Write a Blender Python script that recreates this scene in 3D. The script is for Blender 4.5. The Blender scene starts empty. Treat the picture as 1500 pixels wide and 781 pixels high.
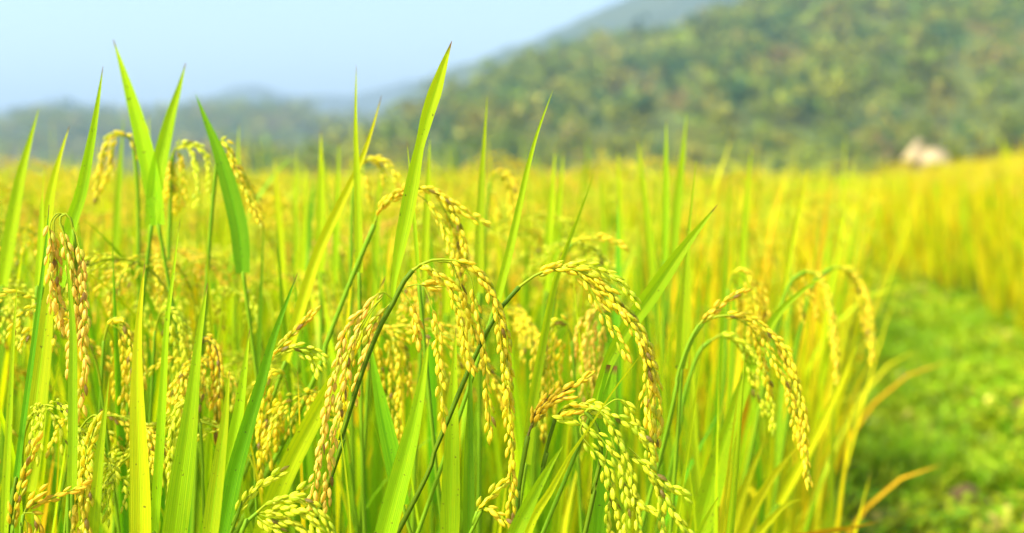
import bpy, math, random
import numpy as np
from mathutils import noise as mnoise, Vector

random.seed(7)
RNG = np.random.default_rng(11)
SC = bpy.context.scene
COL = SC.collection

# ------------------------------------------------------------------ camera
K = 36.0 / 50.0 / 1500.0            # tangent per photo pixel for a 50 mm lens
CAM_Z = 1.0
PITCH = math.atan((390.5 - 258.0) * K)
FWD = np.array([0, math.cos(PITCH), -math.sin(PITCH)])
UPV = np.array([0, math.sin(PITCH), math.cos(PITCH)])
RIGHT = np.array([1.0, 0, 0])
CAMP = np.array([0, 0, CAM_Z])
FOCUS = 1.03
HAZE = 0.00033


def P(px, py, d):
    """point at distance d along the view axis that is seen at photo pixel (px, py)"""
    return CAMP + FWD * d + RIGHT * ((px - 750) * K * d) + UPV * ((390.5 - py) * K * d)


cam_data = bpy.data.cameras.new("camera")
cam = bpy.data.objects.new("camera", cam_data)
COL.objects.link(cam)
cam.location = CAMP
cam.rotation_euler = (math.pi / 2 - PITCH, 0, 0)
cam_data.lens = 50
cam_data.sensor_width = 36
cam_data.clip_start = 0.05
cam_data.clip_end = 20000
cam_data.dof.use_dof = True
cam_data.dof.focus_distance = FOCUS
cam_data.dof.aperture_fstop = 4.8
SC.camera = cam


# ------------------------------------------------------------------ mesh builder
class MB:
    def __init__(self):
        self.v, self.uv, self.q, self.t, self.qm, self.tm, self.c = [], [], [], [], [], [], []
        self.n = 0

    def add(self, v, uv, quads=None, tris=None, mat=0, col=None):
        v = np.asarray(v, dtype=np.float64)
        self.v.append(v)
        self.uv.append(np.asarray(uv, dtype=np.float64))
        self.c.append(np.tile(np.array([0.5, 0.5, 0.5]) if col is None else np.asarray(col, float), (len(v), 1)))
        if quads is not None and len(quads):
            q = np.asarray(quads) + self.n
            self.q.append(q)
            self.qm.append(np.full(len(q), mat))
        if tris is not None and len(tris):
            t = np.asarray(tris) + self.n
            self.t.append(t)
            self.tm.append(np.full(len(t), mat))
        self.n += len(v)

    def arrays(self):
        z = lambda L, w, dt: np.concatenate(L) if L else np.zeros((0, w) if w else (0,), dtype=dt)
        return dict(v=z(self.v, 3, float), uv=z(self.uv, 2, float), c=z(self.c, 3, float), q=z(self.q, 4, int), t=z(self.t, 3, int),
                    qm=z(self.qm, 0, int), tm=z(self.tm, 0, int))

    def add_arrays(self, A, M, off, col=None):
        self.v.append(A['v'] @ M.T + off)
        self.uv.append(A['uv'])
        self.c.append(A['c'] if col is None else np.tile(col, (len(A['v']), 1)))
        if len(A['q']):
            self.q.append(A['q'] + self.n)
            self.qm.append(A['qm'])
        if len(A['t']):
            self.t.append(A['t'] + self.n)
            self.tm.append(A['tm'])
        self.n += len(A['v'])

    def mesh(self, name, mats, colattr=False):
        A = self.arrays()
        me = bpy.data.meshes.new(name)
        nq, nt = len(A['q']), len(A['t'])
        loops = np.concatenate([A['q'].ravel(), A['t'].ravel()]).astype(np.int32)
        me.vertices.add(len(A['v']))
        me.vertices.foreach_set('co', A['v'].astype(np.float32).ravel())
        me.loops.add(len(loops))
        me.loops.foreach_set('vertex_index', loops)
        me.polygons.add(nq + nt)
        starts = np.concatenate([np.arange(nq) * 4, nq * 4 + np.arange(nt) * 3]).astype(np.int32)
        me.polygons.foreach_set('loop_start', starts)
        for m in mats:
            me.materials.append(m)
        me.polygons.foreach_set('material_index', np.concatenate([A['qm'], A['tm']]).astype(np.int32))
        me.polygons.foreach_set('use_smooth', np.ones(nq + nt, dtype=bool))
        uvl = me.uv_layers.new(name='UVMap')
        uvl.data.foreach_set('uv', A['uv'][loops].astype(np.float32).ravel())
        if colattr:
            ca = me.color_attributes.new('kind_colour', 'FLOAT_COLOR', 'POINT')
            c4 = np.concatenate([A['c'], np.ones((len(A['c']), 1))], axis=1)
            ca.data.foreach_set('color', c4.astype(np.float32).ravel())
        me.update()
        me.validate()
        return me

    def build(self, name, mats, parent=None, loc=None, colattr=False):
        """loc: world origin of the object (vertices are given in world space)"""
        if loc is not None:
            self.v = [v - np.asarray(loc) for v in self.v]
        o = bpy.data.objects.new(name, self.mesh(name, mats, colattr))
        COL.objects.link(o)
        if parent is not None:
            o.parent = parent
        elif loc is not None:
            o.location = loc
        return o


def empty(name, loc, label, cat, group=None):
    o = bpy.data.objects.new(name, None)
    o.empty_display_size = 0.05
    COL.objects.link(o)
    o.location = loc
    tag(o, label, cat, group)
    return o


def tag(o, label=None, cat=None, group=None, kind=None):
    if label:
        o['label'] = label
    if cat:
        o['category'] = cat
    if group:
        o['group'] = group
    if kind:
        o['kind'] = kind
    return o


def nrm(a):
    a = np.asarray(a, float)
    return a / (np.linalg.norm(a, axis=-1, keepdims=True) + 1e-12)


def smooth(pts, n):
    """Catmull-Rom through pts, resampled to n points of equal spacing"""
    p = np.asarray(pts, float)
    if len(p) == 2:
        return p[0] + (p[1] - p[0]) * np.linspace(0, 1, n)[:, None]
    e = np.vstack([2 * p[0] - p[1], p, 2 * p[-1] - p[-2]])
    out = []
    for i in range(len(p) - 1):
        t = np.linspace(0, 1, 14, endpoint=False)[:, None]
        a, b, c, d = e[i], e[i + 1], e[i + 2], e[i + 3]
        out.append(0.5 * (2 * b + (c - a) * t + (2 * a - 5 * b + 4 * c - d) * t * t + (3 * b - a - 3 * c + d) * t ** 3))
    out.append(p[-1:])
    q = np.vstack(out)
    s = np.concatenate([[0], np.cumsum(np.linalg.norm(np.diff(q, axis=0), axis=1))])
    u = np.linspace(0, s[-1], n)
    return np.stack([np.interp(u, s, q[:, k]) for k in range(3)], axis=1)


def tangents(c):
    return nrm(np.gradient(c, axis=0))


def frames(c, hint=(0.13, 0.9, 0.2)):
    T = tangents(c)
    n = np.asarray(hint, float)
    N = []
    for t in T:
        n = n - t * np.dot(n, t)
        n = n / (np.linalg.norm(n) + 1e-9)
        N.append(n)
    N = np.array(N)
    return T, N, np.cross(T, N)


def tube(mb, c, rad, sides=6, mat=0, v0=0.0, v1=1.0, cap=True):
    T, N, B = frames(c)
    n = len(c)
    rad = np.broadcast_to(np.asarray(rad, float), (n,))
    a = np.arange(sides) / sides * 2 * math.pi
    ring = (np.cos(a)[None, :, None] * N[:, None, :] + np.sin(a)[None, :, None] * B[:, None, :]) * rad[:, None, None]
    v = (c[:, None, :] + ring).reshape(-1, 3)
    uv = np.stack(np.meshgrid(np.arange(sides) / sides, np.linspace(v0, v1, n)), axis=-1).reshape(-1, 2)
    i, j = np.meshgrid(np.arange(n - 1), np.arange(sides), indexing='ij')
    i, j = i.ravel(), j.ravel()
    q = np.stack([i * sides + j, i * sides + (j + 1) % sides, (i + 1) * sides + (j + 1) % sides, (i + 1) * sides + j], axis=1)
    tris = None
    if cap:
        v = np.vstack([v, c[-1:] + T[-1:] * rad[-1]])
        uv = np.vstack([uv, [[0.5, v1]]])
        b = (n - 1) * sides
        tris = [[b + k, b + (k + 1) % sides, n * sides] for k in range(sides)]
    mb.add(v, uv, q, tris, mat)


def blade(mb, c, w, side, fold=0.35, twist=0.0, mat=0, prof=None, across=5):
    """a folded leaf blade along the curve c; w = full width, side = sideways hint"""
    n = len(c)
    T = tangents(c)
    S = np.broadcast_to(np.asarray(side, float), (n, 3))
    S = nrm(S - T * np.sum(S * T, axis=1)[:, None])
    Nn = np.cross(T, S)
    v = np.linspace(0, 1, n)
    if np.ndim(twist) == 0:
        ang = twist * v
    else:
        ang = np.interp(v, np.linspace(0, 1, len(twist)), twist)
    S2 = S * np.cos(ang)[:, None] + Nn * np.sin(ang)[:, None]
    N2 = np.cross(T, S2)
    if prof is None:
        wid = np.clip(0.55 + 0.45 * np.minimum(1, v / 0.25), 0, 1) * np.clip(1 - ((v - 0.28) / 0.72).clip(0, 1) ** 1.5, 0.0, 1)
    else:
        wid = np.interp(v, np.linspace(0, 1, len(prof)), prof)
    wid = w * np.maximum(wid, 0.015)
    u = np.linspace(-1, 1, across)
    off = (S2[:, None, :] * (u * math.cos(fold))[None, :, None] + N2[:, None, :] * (np.abs(u) * math.sin(fold))[None, :, None]) * (wid / 2)[:, None, None]
    vert = (c[:, None, :] + off).reshape(-1, 3)
    uv = np.stack(np.meshgrid((u + 1) / 2, v), axis=-1).reshape(-1, 2)
    i, j = np.meshgrid(np.arange(n - 1), np.arange(across - 1), indexing='ij')
    i, j = i.ravel(), j.ravel()
    q = np.stack([i * across + j, i * across + j + 1, (i + 1) * across + j + 1, (i + 1) * across + j], axis=1)
    mb.add(vert, uv, q, None, mat)


def grain_shape(sides, rings):
    """spikelet: pointed oval along +Z, base at 0, length 1, slightly flattened"""
    z = np.linspace(0, 1, rings + 2)
    r = np.sin(np.pi * np.clip(z, 0, 1) ** 0.92) ** 0.88
    vs, uv = [[0, 0, 0]], [[0, 0]]
    for k in range(1, rings + 1):
        for s in range(sides):
            a = 2 * math.pi * s / sides
            vs.append([r[k] * 0.5 * math.cos(a), r[k] * 0.42 * math.sin(a), z[k]])
            uv.append([s / sides, z[k]])
    vs.append([0.02, 0, 1.03])
    uv.append([0, 1])
    q, t = [], []
    for s in range(sides):
        t.append([0, 1 + (s + 1) % sides, 1 + s])
        for k in range(rings - 1):
            a, b = 1 + k * sides + s, 1 + k * sides + (s + 1) % sides
            q.append([a, b, b + sides, a + sides])
        a, b = 1 + (rings - 1) * sides + s, 1 + (rings - 1) * sides + (s + 1) % sides
        t.append([a, b, len(vs) - 1])
    return np.array(vs, float), np.array(uv, float), q, t


GRAINS = {'hi': grain_shape(7, 5), 'mid': grain_shape(5, 3), 'lo': grain_shape(4, 1)}


def grain_branch(mb, c, spacing, rng, lod='hi', size=1.0, mat_g=0, mat_s=1, start=0.12, spread=0.25, rad=0.00042):
    """a drooping panicle branch: thin stalk with rows of spikelets on short pedicels"""
    if lod != 'lo':
        tube(mb, c, np.linspace(rad * 1.3, rad * 0.7, len(c)), 4 if lod == 'hi' else 3, mat_s)
    T, N, B = frames(c, rng.normal(size=3))
    s = np.concatenate([[0], np.cumsum(np.linalg.norm(np.diff(c, axis=0), axis=1))])
    L = s[-1]
    pos = start * L
    k = 0
    gv, guv, gq, gt = GRAINS[lod]
    base_a = rng.uniform(0, 6.28)
    while pos < L:
        i = min(np.searchsorted(s, pos), len(c) - 1)
        t, n, b, p = T[i], N[i], B[i], np.array([np.interp(pos, s, c[:, m]) for m in range(3)])
        a = base_a + k * 2.45 + rng.normal(0, 0.4)
        out = n * math.cos(a) + b * math.sin(a)
        tilt = spread * rng.uniform(0.3, 1.7)
        if pos > L - 0.004:
            tilt *= 0.3
        d = nrm(t * math.cos(tilt) + out * math.sin(tilt) + np.array([0, 0, -0.05]))
        ln = 0.0090 * size * rng.uniform(0.80, 1.10)
        fat = rng.uniform(0.35, 0.44) if rng.random() > 0.1 else 0.24
        x = nrm(np.cross(d, out) + rng.normal(0, 0.25, 3))
        x = nrm(x - d * np.dot(x, d))
        y = np.cross(d, x)
        org = p + out * (rng.uniform(0.0006, 0.0026) * size)
        V = org + (gv[:, :1] * x * ln * fat + gv[:, 1:2] * y * ln * fat + gv[:, 2:] * d * ln)
        mb.add(V, guv, gq, gt, mat_g)
        pos += spacing * rng.uniform(0.8, 1.2)
        k += 1


# ------------------------------------------------------------------ materials
def new_mat(name):
    m = bpy.data.materials.new(name)
    m.use_nodes = True
    nt = m.node_tree
    nt.nodes.clear()
    return m, nt


class NT:
    def __init__(self, nt):
        self.nt = nt

    def n(self, typ, ins=None, **props):
        nd = self.nt.nodes.new(typ)
        for k, v in props.items():
            setattr(nd, k, v)
        for k, v in (ins or {}).items():
            s = nd.inputs[k]
            if hasattr(v, 'is_linked') or isinstance(v, bpy.types.NodeSocket):
                self.nt.links.new(v, s)
            else:
                s.default_value = v
        return nd

    def math(self, op, a, b=0.0, c=0.0, clamp=False):
        nd = self.n('ShaderNodeMath', {0: a, 1: b, 2: c}, operation=op)
        nd.use_clamp = clamp
        return nd.outputs[0]

    def mix(self, f, a, b):
        nd = self.n('ShaderNodeMix', None, data_type='RGBA')
        for s, v in ((nd.inputs[0], f), (nd.inputs[6], a), (nd.inputs[7], b)):
            if isinstance(v, bpy.types.NodeSocket):
                self.nt.links.new(v, s)
            else:
                s.default_value = v if not isinstance(v, tuple) else (*v, 1.0)[:4]
        return nd.outputs[2]

    def ramp(self, f, lo, hi):
        return self.n('ShaderNodeMapRange', {0: f, 1: lo, 2: hi, 3: 0.0, 4: 1.0}).outputs[0]

    def out(self, sh, vol=None):
        o = self.n('ShaderNodeOutputMaterial')
        if sh is not None:
            self.nt.links.new(sh, o.inputs[0])
        if vol is not None:
            self.nt.links.new(vol, o.inputs[1])


def leaf_mat(name, base, tip, trans, tmix=0.40, tip_amt=1.0, var=0.3):
    m, nt = new_mat(name)
    N = NT(nt)
    uv = N.n('ShaderNodeUVMap').outputs[0]
    sep = N.n('ShaderNodeSeparateXYZ', {0: uv})
    u, v = sep.outputs[0], sep.outputs[1]
    geo = N.n('ShaderNodeNewGeometry')
    oi = N.n('ShaderNodeObjectInfo')
    rnd = N.math('FRACT', N.math('ADD', geo.outputs['Random Per Island'], oi.outputs['Random']))
    rnd2 = N.math('FRACT', N.math('MULTIPLY', rnd, 7.31))
    stripe = N.math('SINE', N.math('MULTIPLY', u, 75.0))
    stripe2 = N.n('ShaderNodeTexNoise', {'Vector': N.n('ShaderNodeCombineXYZ', {0: N.math('MULTIPLY', u, 16.0), 1: N.math('MULTIPLY', v, 1.2), 2: N.math('MULTIPLY', rnd, 40.0)}).outputs[0], 'Scale': 1.0, 'Detail': 3.0}).outputs[0]
    blotch = N.n('ShaderNodeTexNoise', {'Vector': N.n('ShaderNodeCombineXYZ', {0: N.math('MULTIPLY', u, 1.5), 1: N.math('MULTIPLY', v, 9.0), 2: N.math('MULTIPLY', rnd, 90.0)}).outputs[0], 'Scale': 1.0, 'Detail': 4.0}).outputs[0]
    rib = N.math('SUBTRACT', 1.0, N.ramp(N.math('ABSOLUTE', N.math('SUBTRACT', u, 0.5)), 0.015, 0.06), clamp=True)
    tipf = N.math('MULTIPLY', N.math('POWER', v, 3.0), N.math('MULTIPLY', rnd2, tip_amt), clamp=True)
    tipf = N.math('ADD', tipf, N.math('MULTIPLY', N.ramp(blotch, 0.50, 0.75), 0.35 * tip_amt), clamp=True)
    spots = N.n('ShaderNodeTexNoise', {'Vector': N.n('ShaderNodeCombineXYZ', {0: N.math('MULTIPLY', u, 5.0), 1: N.math('MULTIPLY', v, 60.0), 2: N.math('MULTIPLY', rnd, 90.0)}).outputs[0], 'Scale': 1.0, 'Detail': 1.0}).outputs[0]

    def tint(b, t, ribc):
        c = N.mix(tipf, b, t)
        c = N.mix(N.math('MULTIPLY', N.ramp(stripe2, 0.35, 0.7), 0.35), c, tuple(x * 1.5 for x in t))
        hsv = N.n('ShaderNodeHueSaturation', {'Hue': N.math('ADD', 0.5, N.math('MULTIPLY', N.math('SUBTRACT', rnd, 0.55), 0.05 * var / 0.3)), 'Saturation': 1.0,
                                              'Value': N.math('ADD', N.math('ADD', 1.0 - var / 2, N.math('MULTIPLY', rnd2, var)), N.math('MULTIPLY', stripe, 0.07)), 'Color': c})
        c = N.mix(N.math('MULTIPLY', rib, 0.6), hsv.outputs[0], ribc)
        c = N.mix(N.math('MULTIPLY', N.ramp(v, 0.945, 0.985), N.math('GREATER_THAN', rnd2, 0.4)), c, (0.30, 0.15, 0.03))
        return N.mix(N.math('MULTIPLY', N.ramp(spots, 0.71, 0.76), 0.7), c, (0.09, 0.05, 0.015))
    cb = tint(base, tip, tuple(x * 1.6 for x in base))
    ct = tint(trans, tuple(min(1, x) for x in (tip[0] * 1.7, tip[1] * 1.5, tip[2])), trans)
    bump = N.n('ShaderNodeBump', {'Strength': 0.25, 'Distance': 0.0006, 'Height': stripe})
    pb = N.n('ShaderNodeBsdfPrincipled', {'Base Color': cb, 'Roughness': 0.5, 'Specular IOR Level': 0.2, 'Normal': bump.outputs[0]})
    tr = N.n('ShaderNodeBsdfTranslucent', {'Color': ct})
    mx = N.n('ShaderNodeMixShader', {0: tmix, 1: pb.outputs[0], 2: tr.outputs[0]})
    N.out(mx.outputs[0])
    return m


def grain_mat(name, base, alt, tipc, trans):
    m, nt = new_mat(name)
    N = NT(nt)
    uv = N.n('ShaderNodeUVMap').outputs[0]
    sep = N.n('ShaderNodeSeparateXYZ', {0: uv})
    u, v = sep.outputs[0], sep.outputs[1]
    geo = N.n('ShaderNodeNewGeometry')
    oi = N.n('ShaderNodeObjectInfo')
    rnd = N.math('FRACT', N.math('ADD', geo.outputs['Random Per Island'], oi.outputs['Random']))
    rnd2 = N.math('FRACT', N.math('MULTIPLY', rnd, 9.7))
    c = N.mix(N.math('POWER', rnd, 1.5), base, alt)
    ends = N.math('MAXIMUM', N.ramp(v, 0.82, 1.0), N.math('SUBTRACT', 1.0, N.ramp(v, 0.0, 0.22)))
    c = N.mix(N.math('MULTIPLY', ends, N.math('MULTIPLY', rnd2, 0.6)), c, tipc)
    ridge = N.math('SINE', N.math('MULTIPLY', u, 31.4))
    vn = N.n('ShaderNodeTexNoise', {'Vector': geo.outputs['Position'], 'Scale': 900.0, 'Detail': 2.0}).outputs[0]
    hs = N.n('ShaderNodeHueSaturation', {'Value': N.math('ADD', N.math('ADD', 0.84, N.math('MULTIPLY', rnd2, 0.25)), N.math('ADD', N.math('MULTIPLY', ridge, 0.06), N.math('MULTIPLY', vn, 0.15))), 'Color': c})
    c2 = N.mix(N.math('GREATER_THAN', rnd2, 0.955), hs.outputs[0], (0.16, 0.08, 0.02))
    c2 = N.mix(N.math('MULTIPLY', N.math('LESS_THAN', rnd2, 0.13), 0.65), c2, (0.34, 0.50, 0.012))
    bump = N.n('ShaderNodeBump', {'Strength': 0.35, 'Distance': 0.0004, 'Height': ridge})
    pb = N.n('ShaderNodeBsdfPrincipled', {'Base Color': c2, 'Roughness': 0.5, 'Specular IOR Level': 0.35, 'Normal': bump.outputs[0]})
    tr = N.n('ShaderNodeBsdfTranslucent', {'Color': trans})
    N.out(N.n('ShaderNodeMixShader', {0: 0.42, 1: pb.outputs[0], 2: tr.outputs[0]}).outputs[0])
    return m


def stem_mat(name, base, alt):
    m, nt = new_mat(name)
    N = NT(nt)
    geo = N.n('ShaderNodeNewGeometry')
    oi = N.n('ShaderNodeObjectInfo')
    sep = N.n('ShaderNodeSeparateXYZ', {0: N.n('ShaderNodeUVMap').outputs[0]})
    nz = N.n('ShaderNodeTexNoise', {'Vector': N.n('ShaderNodeCombineXYZ', {0: N.math('MULTIPLY', sep.outputs[0], 14.0), 1: N.math('MULTIPLY', sep.outputs[1], 6.0), 2: N.math('MULTIPLY', oi.outputs['Random'], 50.0)}).outputs[0], 'Scale': 1.0, 'Detail': 3.0}).outputs[0]
    c = N.mix(N.ramp(nz, 0.35, 0.7), base, alt)
    pb = N.n('ShaderNodeBsdfPrincipled', {'Base Color': c, 'Roughness': 0.55, 'Specular IOR Level': 0.12})
    N.out(N.n('ShaderNodeMixShader', {0: 0.15, 1: pb.outputs[0], 2: N.n('ShaderNodeBsdfTranslucent', {'Color': alt + (1,)}).outputs[0]}).outputs[0])
    return m


M = {}
M['leaf'] = leaf_mat('rice_leaf_green', (0.30, 0.50, 0.003), (0.52, 0.56, 0.004), (0.62, 0.84, 0.003))
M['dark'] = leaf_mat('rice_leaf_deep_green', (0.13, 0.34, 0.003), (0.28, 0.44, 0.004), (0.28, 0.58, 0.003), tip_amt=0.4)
M['lime'] = leaf_mat('rice_leaf_lime', (0.44, 0.58, 0.003), (0.66, 0.60, 0.004), (0.76, 0.84, 0.003))
M['dry'] = leaf_mat('rice_leaf_ripening', (0.74, 0.60, 0.004), (0.74, 0.50, 0.008), (0.94, 0.76, 0.004), var=0.5)
M['stem'] = stem_mat('rice_stem_green', (0.13, 0.30, 0.006), (0.28, 0.42, 0.008))
M['stemdark'] = stem_mat('rice_stem_deep_green', (0.065, 0.15, 0.003), (0.20, 0.29, 0.004))
M['twig'] = stem_mat('rice_panicle_stalk', (0.26, 0.38, 0.008), (0.44, 0.46, 0.01))
M['twigbrown'] = stem_mat('rice_panicle_stalk_brown', (0.12, 0.08, 0.015), (0.16, 0.18, 0.02))
M['gold'] = grain_mat('rice_grain_gold', (0.86, 0.73, 0.016), (0.88, 0.60, 0.03), (0.66, 0.60, 0.012), (0.95, 0.86, 0.02, 1))
M['pink'] = grain_mat('rice_grain_pinkish', (0.90, 0.70, 0.075), (0.90, 0.54, 0.07), (0.80, 0.42, 0.04), (0.95, 0.76, 0.1, 1))
M['green'] = grain_mat('rice_grain_greenish', (0.70, 0.74, 0.02), (0.78, 0.70, 0.025), (0.40, 0.52, 0.010), (0.82, 0.88, 0.02, 1))
M['amber'] = grain_mat('rice_grain_amber', (0.84, 0.66, 0.018), (0.80, 0.50, 0.02), (0.48, 0.36, 0.012), (0.9, 0.70, 0.02, 1))

# ------------------------------------------------------------------ terrain
def ledge(y):           # right-hand edge of the left field
    return 0.22 * y + 0.002 * y * y


def redge(y):           # near edge of the right-hand field
    y = np.asarray(y, float)
    a = 0.22 * y + 1.05
    f = np.clip((y - 9.8) / 3.4, 0, 1)
    return a * (1 - f) + ledge(y) * f


def gh(x, y):
    x, y = np.asarray(x, float), np.asarray(y, float)
    s = np.clip((y - 7.0) / 6.0, 0, 1)
    r = np.hypot(x, y)
    return s * 0.135 * np.clip(x - 0.25 * y - 0.6, 0, 6) * np.clip(1.5 - r / 300, 0, 1)


def soil_mat(name, c1, c2, c3, scale):
    m, nt = new_mat(name)
    N = NT(nt)
    pos = N.n('ShaderNodeNewGeometry').outputs['Position']
    a = N.n('ShaderNodeTexNoise', {'Vector': pos, 'Scale': scale, 'Detail': 6.0, 'Roughness': 0.6}).outputs[0]
    b = N.n('ShaderNodeTexNoise', {'Vector': pos, 'Scale': scale * 9, 'Detail': 5.0, 'Roughness': 0.65}).outputs[0]
    c = N.mix(N.ramp(a, 0.42, 0.58), c1, c2)
    c = N.mix(N.math('MULTIPLY', N.ramp(b, 0.45, 0.7), 0.6), c, c3)
    bump = N.n('ShaderNodeBump', {'Strength': 0.6, 'Distance': 0.02, 'Height': b})
    pb = N.n('ShaderNodeBsdfPrincipled', {'Base Color': c, 'Roughness': 0.9, 'Specular IOR Level': 0.2, 'Normal': bump.outputs[0]})
    N.out(pb.outputs[0])
    return m


def polar_sheet():
    mb = MB()
    rad = np.concatenate([[0.02], np.geomspace(0.4, 9000, 110)])
    ang = np.linspace(0, 2 * math.pi, 181)[:-1]
    R, A = np.meshgrid(rad, ang, indexing='ij')
    X, Y = R * np.sin(A), R * np.cos(A)
    Z = gh(X, Y)
    n, s = len(rad), len(ang)
    i, j = np.meshgrid(np.arange(n - 1), np.arange(s), indexing='ij')
    i, j = i.ravel(), j.ravel()
    q = np.stack([i * s + j, (i + 1) * s + j, (i + 1) * s + (j + 1) % s, i * s + (j + 1) % s], axis=1)
    mb.add(np.stack([X, Y, Z], -1).reshape(-1, 3), np.stack([X, Y], -1).reshape(-1, 2), q)
    return mb


g = polar_sheet().build('ground', [soil_mat('field_soil', (0.10, 0.075, 0.035), (0.12, 0.13, 0.03), (0.16, 0.16, 0.03), 0.5)])
tag(g, 'soil of the rice fields under the crop', 'ground', kind='structure')

mb = MB()
yy = np.linspace(-2, 16.2, 120)
cols = 14
vv, uu = [], []
for y in yy:
    x0, x1 = float(ledge(max(y, 0.3))) - 0.10, float(redge(max(y, 0.3))) + 0.15
    for k in range(cols):
        x = x0 + (x1 - x0) * k / (cols - 1)
        bumpz = 0.025 * mnoise.noise(Vector((x * 2.2, y * 2.2, 1.0))) + 0.012 * mnoise.noise(Vector((x * 7, y * 7, 3.0)))
        vv.append([x, y, float(gh(x, y)) + 0.035 + bumpz])
        uu.append([k / (cols - 1), y])
n = len(yy)
i, j = np.meshgrid(np.arange(n - 1), np.arange(cols - 1), indexing='ij')
i, j = i.ravel(), j.ravel()
mb.add(vv, uu, np.stack([i * cols + j, i * cols + j + 1, (i + 1) * cols + j + 1, (i + 1) * cols + j], axis=1))
pth = mb.build('path', [soil_mat('path_soil', (0.26, 0.19, 0.07), (0.18, 0.22, 0.02), (0.30, 0.25, 0.08), 2.0)])
tag(pth, 'low grassy path running between the two rice fields', 'path', kind='structure')


# ------------------------------------------------------------------ rice: random plants
def arch_curve(p0, az, t0, t1, L, n, rng, power=1.0, wob=0.02):
    """curve from p0; angle from vertical goes t0 -> t1 (radians) over length L in azimuth az"""
    s = np.linspace(0, 1, n)
    th = t0 + (t1 - t0) * s ** power
    a = az + wob * np.cumsum(rng.normal(size=n))
    d = np.stack([np.sin(th) * np.cos(a), np.sin(th) * np.sin(a), np.cos(th)], 1)
    return p0 + np.vstack([[0, 0, 0], np.cumsum(d[:-1] * (L / (n - 1)), axis=0)])


def random_plant(rng, panicle, nleaf, height, lod):
    """returns list of (name, MB, material keys, [sub parts]) in local space, base at the origin"""
    parts = []
    hi = lod == 'hi'
    az = rng.uniform(0, 6.28)
    lean = rng.uniform(0.02, 0.12)
    top = height * rng.uniform(0.83, 0.94) if panicle else height * 0.62
    n = 12 if hi else (5 if lod == 'mid' else 3)
    stem = arch_curve(np.zeros(3), az, lean * 0.3, lean * 1.6, top, n, rng)
    sb = MB()
    tube(sb, stem, np.linspace(0.0028, 0.0013 if panicle else 0.002, n), 6 if hi else 3, 0, cap=False)
    parts.append(('stem', sb, ['stem'], []))
    # leaves
    for k in range(nleaf):
        f = (0.78, 0.60, 0.44, 0.30, 0.2, 0.12)[k] * (1.0 if panicle else 1.15)
        p0 = np.array([np.interp(f * top, np.linspace(0, top, n), stem[:, m]) for m in range(3)])
        laz = az + 2.4 * k + rng.normal(0, 0.5)
        L = height * rng.uniform(0.34, 0.46) * (1.0 if k else 0.85)
        if not panicle and k == 0:
            L = height - p0[2]
        t0 = rng.uniform(0.03, 0.22)
        t1 = rng.uniform(0.05, 0.55) if rng.random() > 0.22 else rng.uniform(0.9, 2.0)
        if not panicle and k == 0:
            t1 = rng.uniform(0.02, 0.25)
        c = arch_curve(p0, laz, t0, t1, L, 16 if hi else (6 if lod == 'mid' else 4), rng, power=rng.uniform(1.2, 2.2), wob=0.015)
        side = np.array([-math.sin(laz), math.cos(laz), 0])
        lb = MB()
        blade(lb, c, rng.uniform(0.0075, 0.0150), side, fold=rng.uniform(0.15, 0.5), twist=rng.normal(0, 0.7), across=5 if hi else 3)
        r = rng.random()
        key = 'dry' if (k >= 2 and r < 0.09) or r < 0.015 else ('lime' if r < 0.34 else ('dark' if r > 0.66 else 'leaf'))
        parts.append(('leaf', lb, [key], []))
    if panicle:
        paz = az + rng.normal(0, 0.6)
        L = rng.uniform(0.19, 0.25)
        n2 = 18 if hi else 8
        rach = arch_curve(stem[-1], paz, lean * 1.6, rng.uniform(2.3, 3.0), L, n2, rng, power=rng.uniform(0.7, 1.1))
        rb = MB()
        tube(rb, rach, np.linspace(0.0012, 0.0005, n2), 5 if hi else 3, 0)
        gk = rng.choice(['gold', 'gold', 'green', 'gold', 'green', 'pink', 'gold', 'amber'])
        subs = []
        nb = int(rng.integers(7, 10)) if hi else (6 if lod == 'mid' else 4)
        for b in range(nb):
            f = 0.22 + 0.62 * b / nb
            i = int(f * (n2 - 1))
            T = tangents(rach)[i]
            th = math.acos(np.clip(T[2], -1, 1))
            bl = rng.uniform(0.07, 0.11) * (1 - 0.35 * f)
            c = arch_curve(rach[i], paz + rng.normal(0, 0.45), max(0.2, th - rng.uniform(-0.1, 0.35)), rng.uniform(2.6, 3.05), bl, 10 if hi else 5, rng, power=0.8)
            bb = MB()
            grain_branch(bb, c, 0.0042 if hi else (0.0062 if lod == 'mid' else 0.012), rng, 'mid' if hi else 'lo', size=1.0 if hi else (1.15 if lod == 'mid' else 1.7))
            subs.append(('grain_branch', bb, [gk, 'twig']))
        bb = MB()
        grain_branch(bb, rach[int(n2 * 0.72):], 0.0042 if hi else 0.007, rng, 'mid' if hi else 'lo', size=1.0 if hi else 1.2)
        subs.append(('grain_branch', bb, [gk, 'twig']))
        parts.append(('panicle', rb, ['twig'], subs))
    return parts


MATKEYS = ['leaf', 'dark', 'lime', 'dry', 'stem', 'twig', 'gold', 'pink', 'green', 'amber']


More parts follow.
